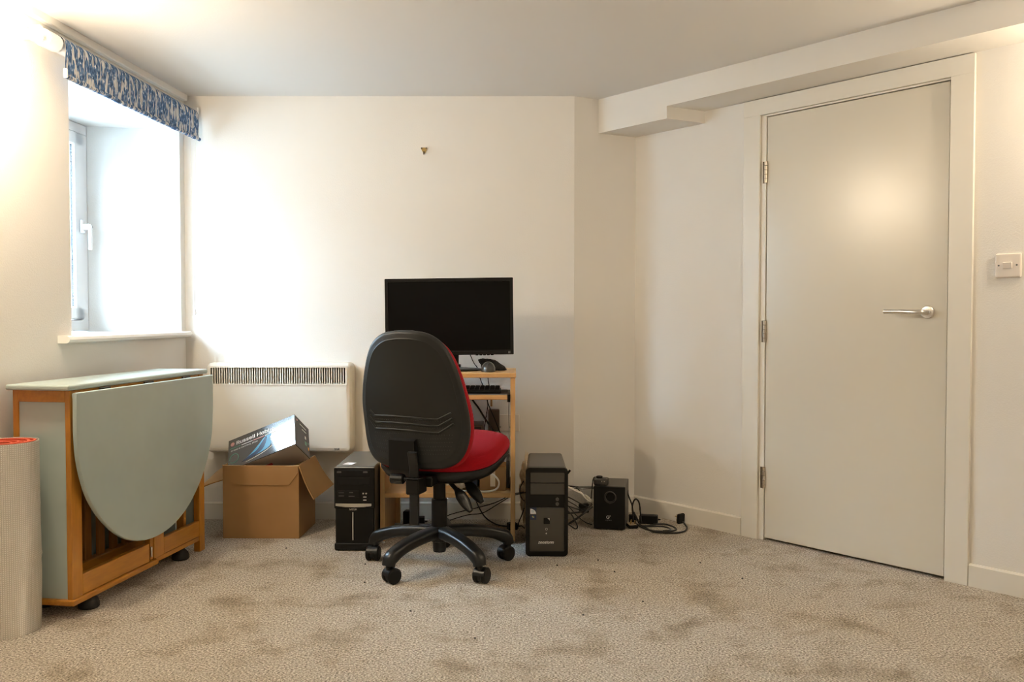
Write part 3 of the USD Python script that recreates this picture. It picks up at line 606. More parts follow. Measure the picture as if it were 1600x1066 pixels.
part(mo, 'stand', cat_(rbox(-.04, .04, -.01, .02, .01, .30, .008), cbox(-.05, .05, -.02, .03, .008, .03, .004)), M['plastic'])
part(mo, 'stand_base', at(xf(lathe([[0, 0], [.150, 0], [.153, .004], [.145, .010], [.06, .016], [0, .016]], 48), np.diag([1, .66, 1, 1]))), M['plastic'], label='flat oval base')

# keyboard on the tray
kb = thing('keyboard', 'black computer keyboard on the pull out tray', 'keyboard', (-.27, 3.952, .692))
part(kb, 'body', xf(rbox(-.22, .218, .0, .145, 0, .018, .006), np.eye(4)), M['plastic'])
for r in range(6):
    for c in range(18):
        x = -.211 + c * .0236; y = .007 + r * .0225; z = .0135 + r * .0016
        part(kb, 'key', cbox(x, x + .0218, y, y + .0205, z, z + .007, .002), M['plastic_matt'], smooth=False)

# mouse and pouch on the desk
ms = thing('mouse', 'shiny dark grey computer mouse on the desk in front of a black pouch', 'computer mouse', (-.112, 4.05, .789))
sp_ = trimesh.creation.icosphere(3, 1.0); v = sp_.vertices; v[:, 2] = np.maximum(v[:, 2], -.18); v *= [.034, .052, .040]; v[:, 2] += .0072
part(ms, 'shell', trimesh.Trimesh(v, sp_.faces), M['mouse'])
part(ms, 'scroll_wheel', cyl((-.003, -.034, .034), (.003, -.034, .034), .007, 16), M['rubber'])
part(ms, 'button_split', sweep(crom([(0, -.049, .020), (0, -.038, .034), (0, -.012, .0467)], 5), .0006, sides=6), M['rubber'])
pc = crom([(-.070, .048, 0), (-.058, .054, 0), (-.03, .053, 0), (0, .050, 0), (.03, .034, 0), (.055, .016, 0), (.064, .004, 0), (.06, 0, 0), (.02, 0, 0), (-.03, 0, 0), (-.052, .01, 0), (-.060, .03, 0), (-.070, .048, 0)], 5)[:-1, :2]
pouch = []
for k, t in enumerate(np.linspace(-1, 1, 9)):
    s = math.sqrt(max(0, 1 - abs(t) ** 2.4)) * .85 + .15; cxy = np.array([-.005, .0])
    q = cxy + (pc - cxy) * [s * .5 + .5, s]
    q = q + .003 * np.stack([np.sin(np.arange(len(q)) * .9 + k), np.abs(np.cos(np.arange(len(q)) * 1.1 + 2 * k))], 1)
    pouch.append(np.stack([q[:, 0] - .093, np.full(len(q), 4.155 + t * .045), .789 + np.maximum(q[:, 1], 0)], 1))
pouch = np.array(pouch); pm = grid_mesh(np.concatenate([pouch, pouch[:, :1]], 1)); n = pouch.shape[1]; w_ = n + 1; k = np.arange(n); L_ = len(pm.vertices)
pm = trimesh.Trimesh(np.vstack([pm.vertices, pouch[0].mean(0), pouch[-1].mean(0)]), np.vstack([pm.faces, np.stack([np.full(n, L_), k + 1, k], 1), np.stack([np.full(n, L_ + 1), 8 * w_ + k, 8 * w_ + k + 1], 1)]), process=False)
pm.merge_vertices(); pm.fix_normals()
solo('cloth_pouch', pm, M['cloth'], 'crumpled black cloth pouch on the desk behind the mouse', 'pouch', smooth=50)

# things on the lower shelf
SZ = .233
sb_ = thing('speaker_box', 'dark brown upright box on the lower desk shelf behind the seat', 'box', (-.215, 4.19, SZ))
part(sb_, 'cabinet', cbox(-.075, .075, -.09, .09, 0, .295, .003), M['brown_plastic'])
part(sb_, 'front_panel', cbox(-.068, .068, -.093, -.09, .008, .287, .001), M['dark_gap'])
cs = thing('small_carton', 'small plain brown carton on the lower desk shelf', 'cardboard box', (-.090, 4.02, SZ))
part(cs, 'carton', cbox(-.062, .062, -.02, .12, 0, .112, .002), M['card_dark'])
part(cs, 'lid_flap', cbox(-.062, .062, -.022, .10, .112, .115, .001), M['card'])
part(cs, 'tape', cbox(-.012, .012, -.0215, -.0195, .02, .113), M['kraft'])
solo('black_folder', cbox(-.186, -.163, 3.985, 4.10, SZ, SZ + .125, .003), M['navy_print'], 'thin dark box standing left of the small carton', 'box')
tl = thing('teal_case', 'small teal plastic case on top of the dark items under the seat', 'case', (-.195, 4.03, SZ + .1255))
part(tl, 'case_body', rbox(-.028, .028, -.03, .03, 0, .020, .005), M['teal']); part(tl, 'case_lid', rbox(-.028, .028, -.03, .03, .0205, .026, .002), M['teal'])
wb = trimesh.creation.icosphere(4, 1.0); v = wb.vertices; nz = meshkit.fbm(v * 2.4 + 5, 4, 3)[:, None]; v = v * (.55 + .75 * nz); v *= [.055, .045, .055]; v[:, 2] -= v[:, 2].min()
solo('plastic_bag', trimesh.Trimesh(v + [-.255, 4.035, SZ], wb.faces), M['paper'], 'crumpled white plastic bag on the lower desk shelf', 'bag')
dkb = thing('black_device', 'black box shaped device at the right end of the lower shelf', 'device', (-.019 + .0, 4.16, SZ))
part(dkb, 'body', cbox(-.008, .008, -.10, .10, 0, .13, .002), M['case']); part(dkb, 'label_strip', cbox(-.0088, -.0078, -.095, -.085, .03, .09), M['silver'])
dk2 = thing('dark_bag', 'slumped black bag on the lower shelf beneath the chair seat', 'bag', (-.080, 4.19, SZ))
bg = trimesh.creation.icosphere(4, 1.0); v = bg.vertices; nz = meshkit.fbm(v * 1.7 + 9, 4, 5)[:, None]; v = v * (.7 + .5 * nz); v *= [.042, .035, .11]; v[:, 2] -= v[:, 2].min(); v[:, 2] = v[:, 2] * .195 / v[:, 2].max()
part(dk2, 'bag_body', trimesh.Trimesh(v, bg.faces), M['cloth'], smooth=60)
part(dk2, 'bag_handle', sweep(crom([(-.02, -.02, .17), (-.012, -.03, .225), (.012, -.03, .232), (.024, -.02, .165)], 6), .003, sides=6), M['cable_g'])

# under the desk on the carpet
def adapter(name, loc, rz, size, label, cat='power adapter'):
    t = thing(name, label, cat, loc, rz); x, y, z = size
    part(t, 'body', rbox(-x / 2, x / 2, -y / 2, y / 2, 0, z, .004), M['plastic_matt'])
    part(t, 'cable_boot', cyl((x / 2 - .002, 0, z / 2), (x / 2 + .014, 0, z / 2), .005, 12, r2=.0032), M['rubber'])
    return t
adapter('power_adapter', (-.475, 4.27, 0), 4, (.075, .05, .046), 'black power adapter block on the carpet under the desk')
adapter('power_adapter', (-.528, 4.31, 0), 80, (.05, .032, .07), 'upright black adapter under the left side of the desk')
adapter('power_adapter', (.001, 4.20, 0), 20, (.045, .04, .034), 'small black adapter beside the right desk leg')

# ================================================================== WALL SOCKET
so = thing('wall_socket', 'white double wall socket behind the right of the desk', 'socket', (-.035, BACK, .455))
part(so, 'plate', rbox(-.073, .073, -.010, .004, 0, .088, .004), M['switch'])
for sx in (-.036, .036):
    part(so, 'switch', cbox(sx - .006, sx + .006, -.013, -.009, .062, .080, .001), M['switch'])
    part(so, 'pin_holes', cat_(cbox(sx - .0022, sx + .0022, -.0112, -.009, .042, .050), cbox(sx - .014, sx - .007, -.0112, -.009, .022, .026), cbox(sx + .007, sx + .014, -.0112, -.009, .022, .026)), M['ink'])
pa = thing('plug_adapter', 'taupe plug in adapter in the left of the wall socket', 'adapter', (-.093, BACK - .0105, .462))
part(pa, 'body', rbox(-.029, .029, -.045, 0, 0, .112, .006), M['brown_plastic']); part(pa, 'seam', cbox(-.0295, .0295, -.030, -.028, .004, .108), M['ink'])

# ================================================================== PC TOWERS
t1 = thing('computer_tower', 'black computer tower with silver strip beside the cardboard box', 'computer tower', (-.704, 3.815, 0), 0)
W1, H1, D1 = .0905, .378, .455
part(t1, 'case', cbox(-W1 + .003, W1 - .003, .02, D1, .006, H1 - .002, .003), M['case_grey'])
part(t1, 'front_bezel', cat_(cbox(-W1, W1, -.004, .022, .190, H1 - .004, .004), cbox(-W1 + .005, W1 - .005, .0, .022, .030, .192, .003), rbox(-W1 + .001, W1 - .001, -.008, .024, .004, .036, .006)), M['plastic'])
part(t1, 'top_trim', sweep([(-W1 + .002, -.003, H1 - .003), (W1 - .002, -.003, H1 - .003)], .003, .002, sides=6, up=(0, 0, 1)), M['silver'])
part(t1, 'drive_bay', cbox(-W1 + .018, W1 - .018, -.0065, -.003, .334, .364, .002), M['plastic_matt'])
part(t1, 'drive_bay', cbox(-W1 + .018, W1 - .018, -.0065, -.003, .296, .330, .002), M['plastic_matt'])
for sx in (-.067, .050):
    part(t1, 'eject_button', rbox(sx - .010, sx + .010, -.009, -.005, .351, .358, .0018), M['case_grey'])
cr = part(t1, 'card_reader', cbox(-.076, .022, -.0062, -.003, .240, .272, .0015), M['plastic_matt'])
for (x, z, w) in ((-.058, .262, .024), (-.058, .248, .024), (-.014, .263, .018), (-.012, .247, .026)):
    part(cr, 'card_slot', cbox(x - w / 2, x + w / 2, -.0070, -.006, z - .0016, z + .0016), M['case_grey'])
for (x, z) in ((.040, .259), (.053, .259)): part(t1, 'audio_jack', cyl((x, -.003, z), (x, -.0066, z), .0038, 14), M['silver'])
for z in (.243, .229): part(t1, 'usb_port', cbox(.040, .054, -.0066, -.003, z - .0026, z + .0026), M['silver'])
sb2 = [(-.083, .214), (-.083, .204), (-.04, .199), (0, .1975), (.04, .199), (.076, .203), (.076, .213)]
part(t1, 'silver_band', xz(Polygon(sb2), -.010, -.002), M['silver'], label='silver strip below the ports')
part(t1, 'lettering', at(text('MESH', .0085, bold=True, width=.034), -.006, -.0008, .187), M['silver'])
part(t1, 'silver_strip', rbox(-.0105, -.0045, -.004, .002, .048, .174, .0018), M['silver'], label='thin upright silver strip')
solo('paper_slip', xf(cbox(-.022, .022, -.028, .028, 0, .0008), trimesh.transformations.translation_matrix([-.742, 3.905, H1 - .0015]) @ trimesh.transformations.rotation_matrix(-.25, [0, 0, 1])), M['paper'], 'small white paper slip on top of the left computer tower', 'paper')

t2 = thing('computer_tower', 'charcoal computer tower with black rounded bezel right of the desk', 'computer tower', (.152, 3.727, 0), -1.2)
W2, H2, D2 = .0925, .389, .43
body = extrude(rrect(2 * W2 - .008, H2 - .010, .014, 6), D2 - .03); v = body.vertices.copy(); body.vertices = np.stack([v[:, 0], .028 + v[:, 2], H2 / 2 + .001 + v[:, 1]], 1); body.fix_normals()
body.vertices[:, 0] *= 1 - .07 * np.clip((body.vertices[:, 1] - .028) / .4, 0, 1)
part(t2, 'case', body, M['case_grey'], smooth=30)
bz = rrect(2 * W2, H2, .020, 8)
part(t2, 'bezel', xz(bz.difference(affinity.translate(rrect(.153, .345, .006), .001, .001)), -.004, .030).apply_translation([0, 0, H2 / 2]), M['plastic'], smooth=30)
Z = lambda y: (1010 - y) * .0004936
X = lambda x: (x - 256) * .000477
part(t2, 'front_plate', cbox(-.078, .079, .004, .012, .02, H2 - .02), M['plastic'])
part(t2, 'drive_bay', cbox(X(104), X(420), -.002, .006, Z(355), Z(258), .0015), M['panel_grey'])
part(t2, 'drive_bay', cbox(X(104), X(420), -.002, .006, Z(460), Z(362), .0015), M['panel_grey'])
part(t2, 'front_panel', cbox(X(97), X(416), -.002, .006, Z(988), Z(578), .002), M['panel_grey'])
for y in (504, 546): part(t2, 'jack', at(lathe([[0, 0], [.0078, 0], [.0078, .003], [.0042, .003], [.0036, .001], [0, .001]], 18).apply_transform(frame([0, 0, 0], [1, 0, 0], [0, 0, 1], [0, -1, 0])), X(352), .004, Z(y)), M['case_grey'])
pb = part(t2, 'power_button', cbox(X(228), X(284), -.0035, -.001, Z(722), Z(668), .001), M['plastic'])
part(pb, 'button_corner', xz(Polygon([(X(262), Z(669)), (X(283), Z(669)), (X(283), Z(690))]), -.0042, -.003), M['silver'])
part(t2, 'indicator', at(xz(Polygon([(.0052 * math.cos(a), .0052 * math.sin(a)) for a in np.linspace(0, 6.283, 24)]).difference(Polygon([(.0038 * math.cos(a), .0038 * math.sin(a)) for a in np.linspace(0, 6.283, 24)])), -.0026, -.001), X(253), 0, Z(767)), M['silver'])
part(t2, 'indicator', cyl((X(252), -.001, Z(806)), (X(252), -.0027, Z(806)), .0034, 16), M['silver'])
part(t2, 'lettering', at(text('zoostorm', .0112, bold=True, width=.067, slant=.25), X(250), -.0023, Z(885)), M['white_print'])
st = part(t2, 'sticker', cbox(X(103), X(162), -.0024, -.001, Z(634), Z(574)), M['navy_print'], label='blue and white processor sticker')
part(st, 'sticker_print', xz(Polygon([(X(105), Z(632))] + [(X(105) + .0255 * math.sin(a), Z(632) + .0225 * math.cos(a)) for a in np.linspace(0, math.pi / 2, 10)]), -.0028, -.002), M['white_print'])
part(st, 'sticker_print', cat_(*[cbox(X(112), X(112) + w, -.0031, -.0026, Z(z) - .0008, Z(z) + .0008) for z, w in ((598, .012), (608, .015), (618, .013))]), M['blue_print'])
st = part(t2, 'sticker', cbox(X(103), X(160), -.0024, -.001, Z(686), Z(640)), M['navy_print'], label='dark sticker with a four colour flag')
for (dx, dz, mm) in ((-.0026, .0026, 'orange_print'), (.0026, .0026, 'green_print'), (-.0026, -.0026, 'blue_print'), (.0026, -.0026, 'orange_print')):
    part(st, 'sticker_print', cbox(X(131) + dx - .0022, X(131) + dx + .0022, -.0029, -.002, Z(660) + dz - .0022, Z(660) + dz + .0022), M[mm])
part(t2, 'antenna', cyl((.090, .43, .262), (.122, .43, .302), .005, 12, r2=.0055), M['plastic'], label='black stub aerial at the back')
part(t2, 'aerial_mount', cbox(.07, .092, .415, .434, .252, .272, .002), M['plastic'])

# ================================================================== SUBWOOFER AND POD
sbw = thing('subwoofer', 'small black subwoofer on the carpet in the corner', 'speaker', (.479, 4.195, 0), -12)
SWw, SH, SD = .0765, .214, .225
part(sbw, 'cabinet', cbox(-SWw, SWw, .006, SD, .008, SH, .002), M['case_grey'])
import manifold3d as _mf
def bored():
    b = cbox(-SWw, SWw, -.010, .006, .006, SH, .002); c = cyl((.004, -.02, .162), (.004, .004, .162), .0245, 32)
    A_ = _mf.Manifold(_mf.Mesh(np.asarray(b.vertices, np.float32), np.asarray(b.faces, np.uint32))); B_ = _mf.Manifold(_mf.Mesh(np.asarray(c.vertices, np.float32), np.asarray(c.faces, np.uint32)))
    r = (A_ - B_).to_mesh(); return trimesh.Trimesh(r.vert_properties[:, :3], r.tri_verts, process=False)
part(sbw, 'front_panel', bored(), M['plastic_matt'])
part(sbw, 'bass_port', at(xf(lathe([[.021, -.012], [.0235, -.002], [.027, .0015], [.031, 0], [.0285, -.001], [.0245, -.012], [.021, -.012]], 36), frame([0, 0, 0], [1, 0, 0], [0, 0, 1], [0, -1, 0])), .004, -.0105, .162), M['pod'])
lg = Polygon([(.0085 * math.cos(a), .0085 * math.sin(a)) for a in np.linspace(.55, 5.6, 30)] + [(.0048 * math.cos(a), .0048 * math.sin(a)) for a in np.linspace(5.6, .55, 30)])
part(sbw, 'emblem', cat_(at(xz(lg.buffer(0), -.0112, -.009), -.006, 0, .064), at(xz(sbox(0, -.0018, .0075, .0018), -.0112, -.009), -.005, 0, .0635), at(xz(Polygon([(.0028 * math.cos(a), .0028 * math.sin(a)) for a in np.linspace(0, 6.2, 14)]), -.0112, -.009), .004, 0, .0705)), M['silver'])
part(sbw, 'lettering', at(text('Logitech', .0052, width=.031), -.003, -.0103, .049), M['grey_badge'])
for x in (-.055, .055):
    for y in (.02, .2): part(sbw, 'foot', cyl((x, y, 0), (x, y, .009), .011, 16), M['rubber'])
pd = thing('volume_pod', 'small dark control pod on top of the subwoofer', 'control pod', (.443, 4.235, SH + .0005), -18)
part(pd, 'pod_body', rbox(-.036, .036, -.028, .028, 0, .036, .010), M['pod'])
part(pd, 'knob', cyl((-.010, 0, .034), (-.010, 0, .044), .016, 24, c=.002), M['plastic'])
for x in (.008, .021): part(pd, 'pod_jack', cyl((x, -.026, .022), (x, -.0295, .022), .0032, 12), M['silver'])

# ================================================================== CABLES AND PLUGS
CB = {
'c1':[(0.252,4.2,0.17),(0.287,4.2,0.156),(0.331,4.2,0.132),(0.375,4.2,0.113),(0.395,4.23,0.121)],
'c2':[(0.253,4.21,0.152),(0.287,4.21,0.133),(0.319,4.21,0.114),(0.347,4.21,0.092),(0.373,4.21,0.085)],
'c3':[(0.254,4.23,0.116),(0.289,4.23,0.106),(0.336,4.23,0.092),(0.371,4.23,0.103),(0.398,4.25,0.120)],
'c4':[(0.251,4.19,0.087),(0.284,4.19,0.084),(0.346,4.19,0.093),(0.395,4.21,0.124)],
'c5':[(0.255,4.15,0.03),(0.282,4.15,0.044),(0.318,4.15,0.068),(0.355,4.15,0.096),(0.393,4.18,0.118)],
'c6':[(0.26,4.13,0.116),(0.29,4.13,0.088),(0.316,4.13,0.035),(0.307,4.13,0.021),(0.28,4.13,0.038),(0.248,4.13,0.057)],
'c7':[(0.261,4.24,0.126),(0.289,4.24,0.098),(0.315,4.24,0.066),(0.337,4.24,0.046),(0.369,4.24,0.024),(0.400,4.25,0.012)],
'c8':[(0.432,4.25,0.236),(0.416,4.26,0.248),(0.405,4.27,0.233),(0.398,4.27,0.168),(0.391,4.27,0.139),(0.346,4.27,0.17),(0.317,4.27,0.197),(0.282,4.27,0.202)],
'c9':[(0.27,4.29,0.2),(0.33,4.29,0.193),(0.379,4.29,0.192),(0.428,4.30,0.19)],
'c10':[(0.269,4.28,0.194),(0.337,4.28,0.186),(0.379,4.28,0.186),(0.428,4.29,0.185)],
'w1':[(0.255,4.15,0.231),(0.283,4.15,0.218),(0.311,4.15,0.205),(0.336,4.15,0.193),(0.361,4.15,0.171),(0.38,4.15,0.153)],
'w2':[(0.254,4.14,0.23),(0.283,4.14,0.215),(0.311,4.14,0.201),(0.335,4.14,0.191),(0.351,4.14,0.173),(0.369,4.14,0.156),(0.382,4.14,0.153),(0.376,4.14,0.167),(0.354,4.14,0.186)],
'd1':[(0.590,4.355,0.162),(0.59,4.33,0.143),(0.609,4.33,0.092),(0.616,4.33,0.038),(0.622,4.32,0.004)],
'd2':[(0.614,4.24,0.021),(0.604,4.24,0.04),(0.598,4.24,0.099),(0.604,4.24,0.13),(0.614,4.24,0.142),(0.625,4.24,0.136),(0.633,4.24,0.117),(0.639,4.24,0.066),(0.643,4.24,0.024)],
'd3':[(0.607,4.26,0.074),(0.619,4.25,0.051),(0.639,4.255,0.012),(0.663,4.21,0.005),(0.689,4.134,0.005),(0.774,4.115,0.005),(0.818,4.127,0.005),(0.846,4.159,0.005),(0.864,4.21,0.006),(0.864,4.25,0.010),(0.860,4.285,0.018)],
'd4':[(0.621,4.224,0.012),(0.665,4.249,0.006),(0.743,4.288,0.006),(0.787,4.262,0.006),(0.805,4.182,0.008),(0.779,4.119,0.014),(0.723,4.1,0.016),(0.673,4.114,0.016),(0.64,4.177,0.014),(0.616,4.23,0.02)],
'd5':[(0.629,4.234,0.016),(0.659,4.208,0.014),(0.747,4.235,0.006),(0.775,4.197,0.006),(0.761,4.103,0.02),(0.723,4.08,0.024)],
'e1':[(-0.217,4.22,0.891),(-0.198,4.22,0.843),(-0.186,4.22,0.818),(-0.167,4.22,0.793)],
'e2':[(-0.180,4.345,0.80),(-0.168,4.345,0.755),(-0.152,4.28,0.721),(-0.137,4.23,0.694)],
'e3':[(-0.128,4.345,0.80),(-0.124,4.345,0.755),(-0.117,4.28,0.721),(-0.111,4.23,0.694)],
'e4':[(-0.206,4.20,0.662),(-0.188,4.20,0.632),(-0.163,4.18,0.602),(-0.132,4.14,0.558),(-0.077,4.12,0.478),(-0.031,4.12,0.401)],
'e5':[(-0.131,4.26,0.66),(-0.121,4.26,0.612),(-0.131,4.26,0.539),(-0.14,4.26,0.475),(-0.148,4.275,0.430)],
'e6':[(-0.127,4.24,0.66),(-0.117,4.24,0.614),(-0.086,4.24,0.541),(-0.054,4.24,0.461),(-0.022,4.24,0.382)],
'e7':[(-0.014,3.96,0.655),(-0.015,3.96,0.619),(-0.0145,3.96,0.559),(-0.0135,3.96,0.5),(-0.0135,3.96,0.40)],
'f1':[(-0.36,4.36,0.015),(-0.321,4.36,0.035),(-0.255,4.36,0.054),(-0.17,4.36,0.074),(-0.082,4.36,0.1),(0.0,4.345,0.143),(0.057,4.2,0.186)],
'f2':[(-0.355,4.3,0.005),(-0.31,4.3,0.023),(-0.225,4.28,0.053),(-0.166,4.26,0.064),(-0.128,4.25,0.079),(-0.063,4.30,0.109),(0.0,4.345,0.136),(0.068,4.18,0.188)],
'f3':[(-0.177,4.0,0.209),(-0.166,4.02,0.174),(-0.146,4.06,0.12),(-0.123,4.1,0.079),(-0.093,4.14,0.048),(-0.063,4.18,0.026),(-0.024,4.195,0.017)],
'f4':[(0.024,4.2,0.018),(0.035,4.18,0.021),(0.047,4.15,0.03),(0.060,4.10,0.032)],
'f5':[(0.028,4.2,0.005),(0.035,4.18,0.045),(0.046,4.12,0.087),(0.058,4.06,0.137)],
'f6':[(0.055,4.1,0.259),(0.040,4.12,0.224),(0.038,4.12,0.193),(0.049,4.08,0.177),(0.058,4.05,0.174)],
'w3':[(-0.307,3.99,0.262),(-0.272,3.985,0.277),(-0.235,3.97,0.294),(-0.17,3.95,0.317),(-0.126,3.95,0.325),(-0.086,3.95,0.316),(-0.064,3.95,0.293),(-0.061,3.95,0.27),(-0.071,3.95,0.252),(-0.095,3.95,0.242),(-0.128,3.955,0.238),(-0.164,3.96,0.238),(-0.2,3.965,0.238),(-0.227,3.97,0.238),(-0.258,3.98,0.238)],
}
CL = {
'c1': ('uppermost dark cable drooping from the charcoal tower to the subwoofer', .0022, 'cable'), 'c2': ('thin black cable sagging in the tangle left of the subwoofer', .0018, 'cable'),
'c3': ('black cable dipping in the middle of the tangle left of the subwoofer', .0020, 'cable'), 'c4': ('thick black cable crossing level through the tangle left of the subwoofer', .0036, 'cable'),
'c5': ('thick black cable rising to the right through the tangle left of the subwoofer', .0040, 'cable'), 'c6': ('black cable loop touching down beside the charcoal tower', .0026, 'cable'),
'c7': ('thin black cable sloping down to the carpet left of the subwoofer', .0017, 'cable'), 'c8': ('thin black lead from the control pod down behind the tangle', .0019, 'cable'),
'c9': ('upper of two straight dark leads behind the subwoofer', .0028, 'cable_g'), 'c10': ('lower of two straight dark leads behind the subwoofer', .0014, 'cable'),
'w1': ('straight white cable beside the charcoal tower', .0020, 'cable_w'), 'w2': ('white cable with a folded loop beside the charcoal tower', .0019, 'cable_w'),
'd1': ('black cable falling down the right side of the subwoofer', .0030, 'cable'), 'd2': ('black cable arching up in a loop right of the subwoofer', .0032, 'cable'),
'd3': ('black mains lead curving along the carpet to the plug by the skirting', .0034, 'cable'), 'd4': ('black cable coiled on the carpet right of the subwoofer', .0034, 'cable'),
'd5': ('inner turn of black cable on the carpet right of the subwoofer', .0030, 'cable'), 'e1': ('thin black cable hanging below the monitor', .0018, 'cable'),
'e2': ('left of two black leads behind the keyboard', .0022, 'cable'), 'e3': ('right of two black leads behind the keyboard', .0022, 'cable'),
'e4': ('thick black cable sloping down beneath the keyboard tray', .0042, 'cable'), 'e5': ('thin black cable dropping left of the plug in adapter', .0020, 'cable'),
'e6': ('thin black cable crossing in front of the plug in adapter', .0022, 'cable'), 'e7': ('thin pale lead hanging inside the right desk side', .0014, 'cable_g'),
'f1': ('upper thin cable strung along the wall under the desk', .0022, 'cable'), 'f2': ('lower thin cable strung along the wall under the desk', .0022, 'cable'),
'f3': ('black cable drooping from the lower shelf to the small adapter', .0030, 'cable'), 'f4': ('short black lead lying between desk leg and charcoal tower', .0026, 'cable'),
'f5': ('black lead rising between desk leg and charcoal tower', .0024, 'cable'), 'f6': ('curved black lead high between desk leg and charcoal tower', .0024, 'cable'),
'w3': ('thick white cable looped on the lower desk shelf', .0042, 'cable_w'),
}
for k, pts in CB.items():
    lab, r, mm = CL[k]
    solo('cable', tube(pts, r * (1.25 if k[0] in 'cd' else 1.6 if k in ('w1', 'w2') else 1.1), 8, 8), M[mm], lab, 'cable', smooth=True)

def plug(loc, rz, label, tip):
    t = thing('mains_plug', label, 'plug', loc, rz)
    b = cbox(-.024, .024, -.025, .025, 0, .018, .005)
    part(t, 'plug_body', xf(b, tip), M['plastic_matt'])
    part(t, 'pin_face', xf(cbox(-.022, .022, -.023, .023, .018, .0205, .001), tip), M['pin_base'], label='tan face that holds the pins')
    for (x, y, w, d) in ((-.011, -.008, .006, .004), (.011, -.008, .006, .004), (0, .013, .004, .008)):
        part(t, 'pin', xf(cbox(x - w / 2, x + w / 2, y - d / 2, y + d / 2, .0205, .038, .0008), tip), M['brass'])
plug((.596, 4.235, .001), 12, 'black three pin plug lying pins up beside the subwoofer', trimesh.transformations.rotation_matrix(.06, [1, 0, 0]))
plug((.862, 4.318, .0245), 40, 'black three pin plug on the carpet by the skirting', trimesh.transformations.rotation_matrix(math.radians(-88), [1, 0, 0]))
t = adapter('power_adapter', (.694, 4.33, 0), -12, (.092, .045, .042), 'black laptop style power adapter right of the subwoofer by the skirting')
t = adapter('power_adapter', (.607, 4.30, 0), 0, (.034, .03, .050), 'upright black adapter close beside the subwoofer')
t = adapter('power_adapter', (.362, 4.315, .060), 0, (.05, .04, .045), 'black adapter resting behind the tangled cables')
# crumpled bags by the wall
cp = trimesh.creation.icosphere(5, 1.0); v = cp.vertices.copy(); nz = meshkit.fbm(v * 2.2 + 2, 5, 11)[:, None]; v = v * (.45 + 1.0 * nz); v *= [.055, .035, .085]; v[:, 2] -= v[:, 2].min()
cbm = trimesh.Trimesh(v, cp.faces); cbm.apply_translation([.318, 4.33, .0]); cbm.vertices[:, 2] *= .185 / cbm.bounds[1][2]
solo('clear_bag', cbm, M['clear_bag'], 'crumpled clear plastic bag behind the tangled cables', 'bag', smooth=20)
cp = trimesh.creation.icosphere(5, 1.0); v = cp.vertices.copy(); nz = meshkit.fbm(v * 4.5 + 7, 5, 21)[:, None]; v = v * (.35 + 1.25 * nz); v *= [.038, .035, .2]; v[:, 2] -= v[:, 2].min()
cpm = trimesh.Trimesh(v, cp.faces); cpm.vertices[:, 2] *= .386 / cpm.bounds[1][2]; cpm.apply_translation([.080, 4.27, 0])
solo('paper_bag', cpm, M['kraft'], 'crumpled beige paper bag between the desk and the charcoal tower', 'paper bag', smooth=15)

# ================================================================== OFFICE CHAIR
PHI = math.radians(17); HUB = np.array([-.305, 3.585, 0.0])
ch = thing('office_chair', 'red upholstered office swivel chair with black back shell', 'office chair', HUB)
Fv, Rv, Uz = np.array([math.sin(PHI), math.cos(PHI), 0]), np.array([math.cos(PHI), -math.sin(PHI), 0]), np.array([0, 0, 1.0])
def c_(r, f, z): return Rv * r + Fv * f + Uz * z
# five-star base with twin-wheel castors
part(ch, 'base_hub', at(lathe([[0, .062], [.026, .062], [.028, .075], [.028, .105], [.048, .112], [.052, .135], [.048, .160], [.036, .170], [0, .170]], 28)), M['chair_black'])
for k in range(5):
    a = math.radians(-126 + 72 * k); d = np.array([math.cos(a), math.sin(a), 0])
    path = crom([d * .035 + Uz * .146, d * .11 + Uz * .143, d * .20 + Uz * .131, d * .262 + Uz * .113, d * .296 + Uz * .094, d * .305 + Uz * .070], 6)
    n_ = len(path); s = np.linspace(0, 1, n_)
    leg = sweep(path, .034 - .010 * s, .026 - .003 * s + .004 * np.exp(-((s - .72) / .12) ** 2), sides=16, up=None, power=2.8)
    lg_ = part(ch, 'leg', leg, M['chair_black'], smooth=45)
    w = d * .305; ax = np.array([math.cos(a + [1.3, .5, 1.9, .9, .2][k]), math.sin(a + [1.3, .5, 1.9, .9, .2][k]), 0]); fw = np.cross(Uz, ax); off = fw * .014
    hood = []
    for t_ in np.linspace(12, 172, 16):
        hood.append(w + off + fw * .0325 * math.cos(math.radians(t_)) + Uz * (.031 + .0325 * math.sin(math.radians(t_))))
    cs_ = part(lg_, 'castor', cat_(cyl(w + Uz * .046, w + Uz * .07, .0105, 14), cyl(w + off - ax * .007 + Uz * .031, w + off + ax * .007 + Uz * .031, .026, 20), trimesh.convex.convex_hull(np.vstack([np.array(hood) + ax * .023, np.array(hood) - ax * .023]))), M['chair_black'], smooth=40)
    for sg in (-1, 1):
        c0 = w + off + Uz * .0308 + ax * sg * .008; c1 = c0 + ax * sg * .020
        part(lg_, 'wheel', cyl(c0, c1, .0308, 28, c=.004), M['plastic_matt'])
part(ch, 'gas_lift', cat_(cyl((0, 0, .168), (0, 0, .285), .033, 30, c=.003), cyl((0, 0, .285), (0, 0, .395), .026, 28)), M['plastic'])
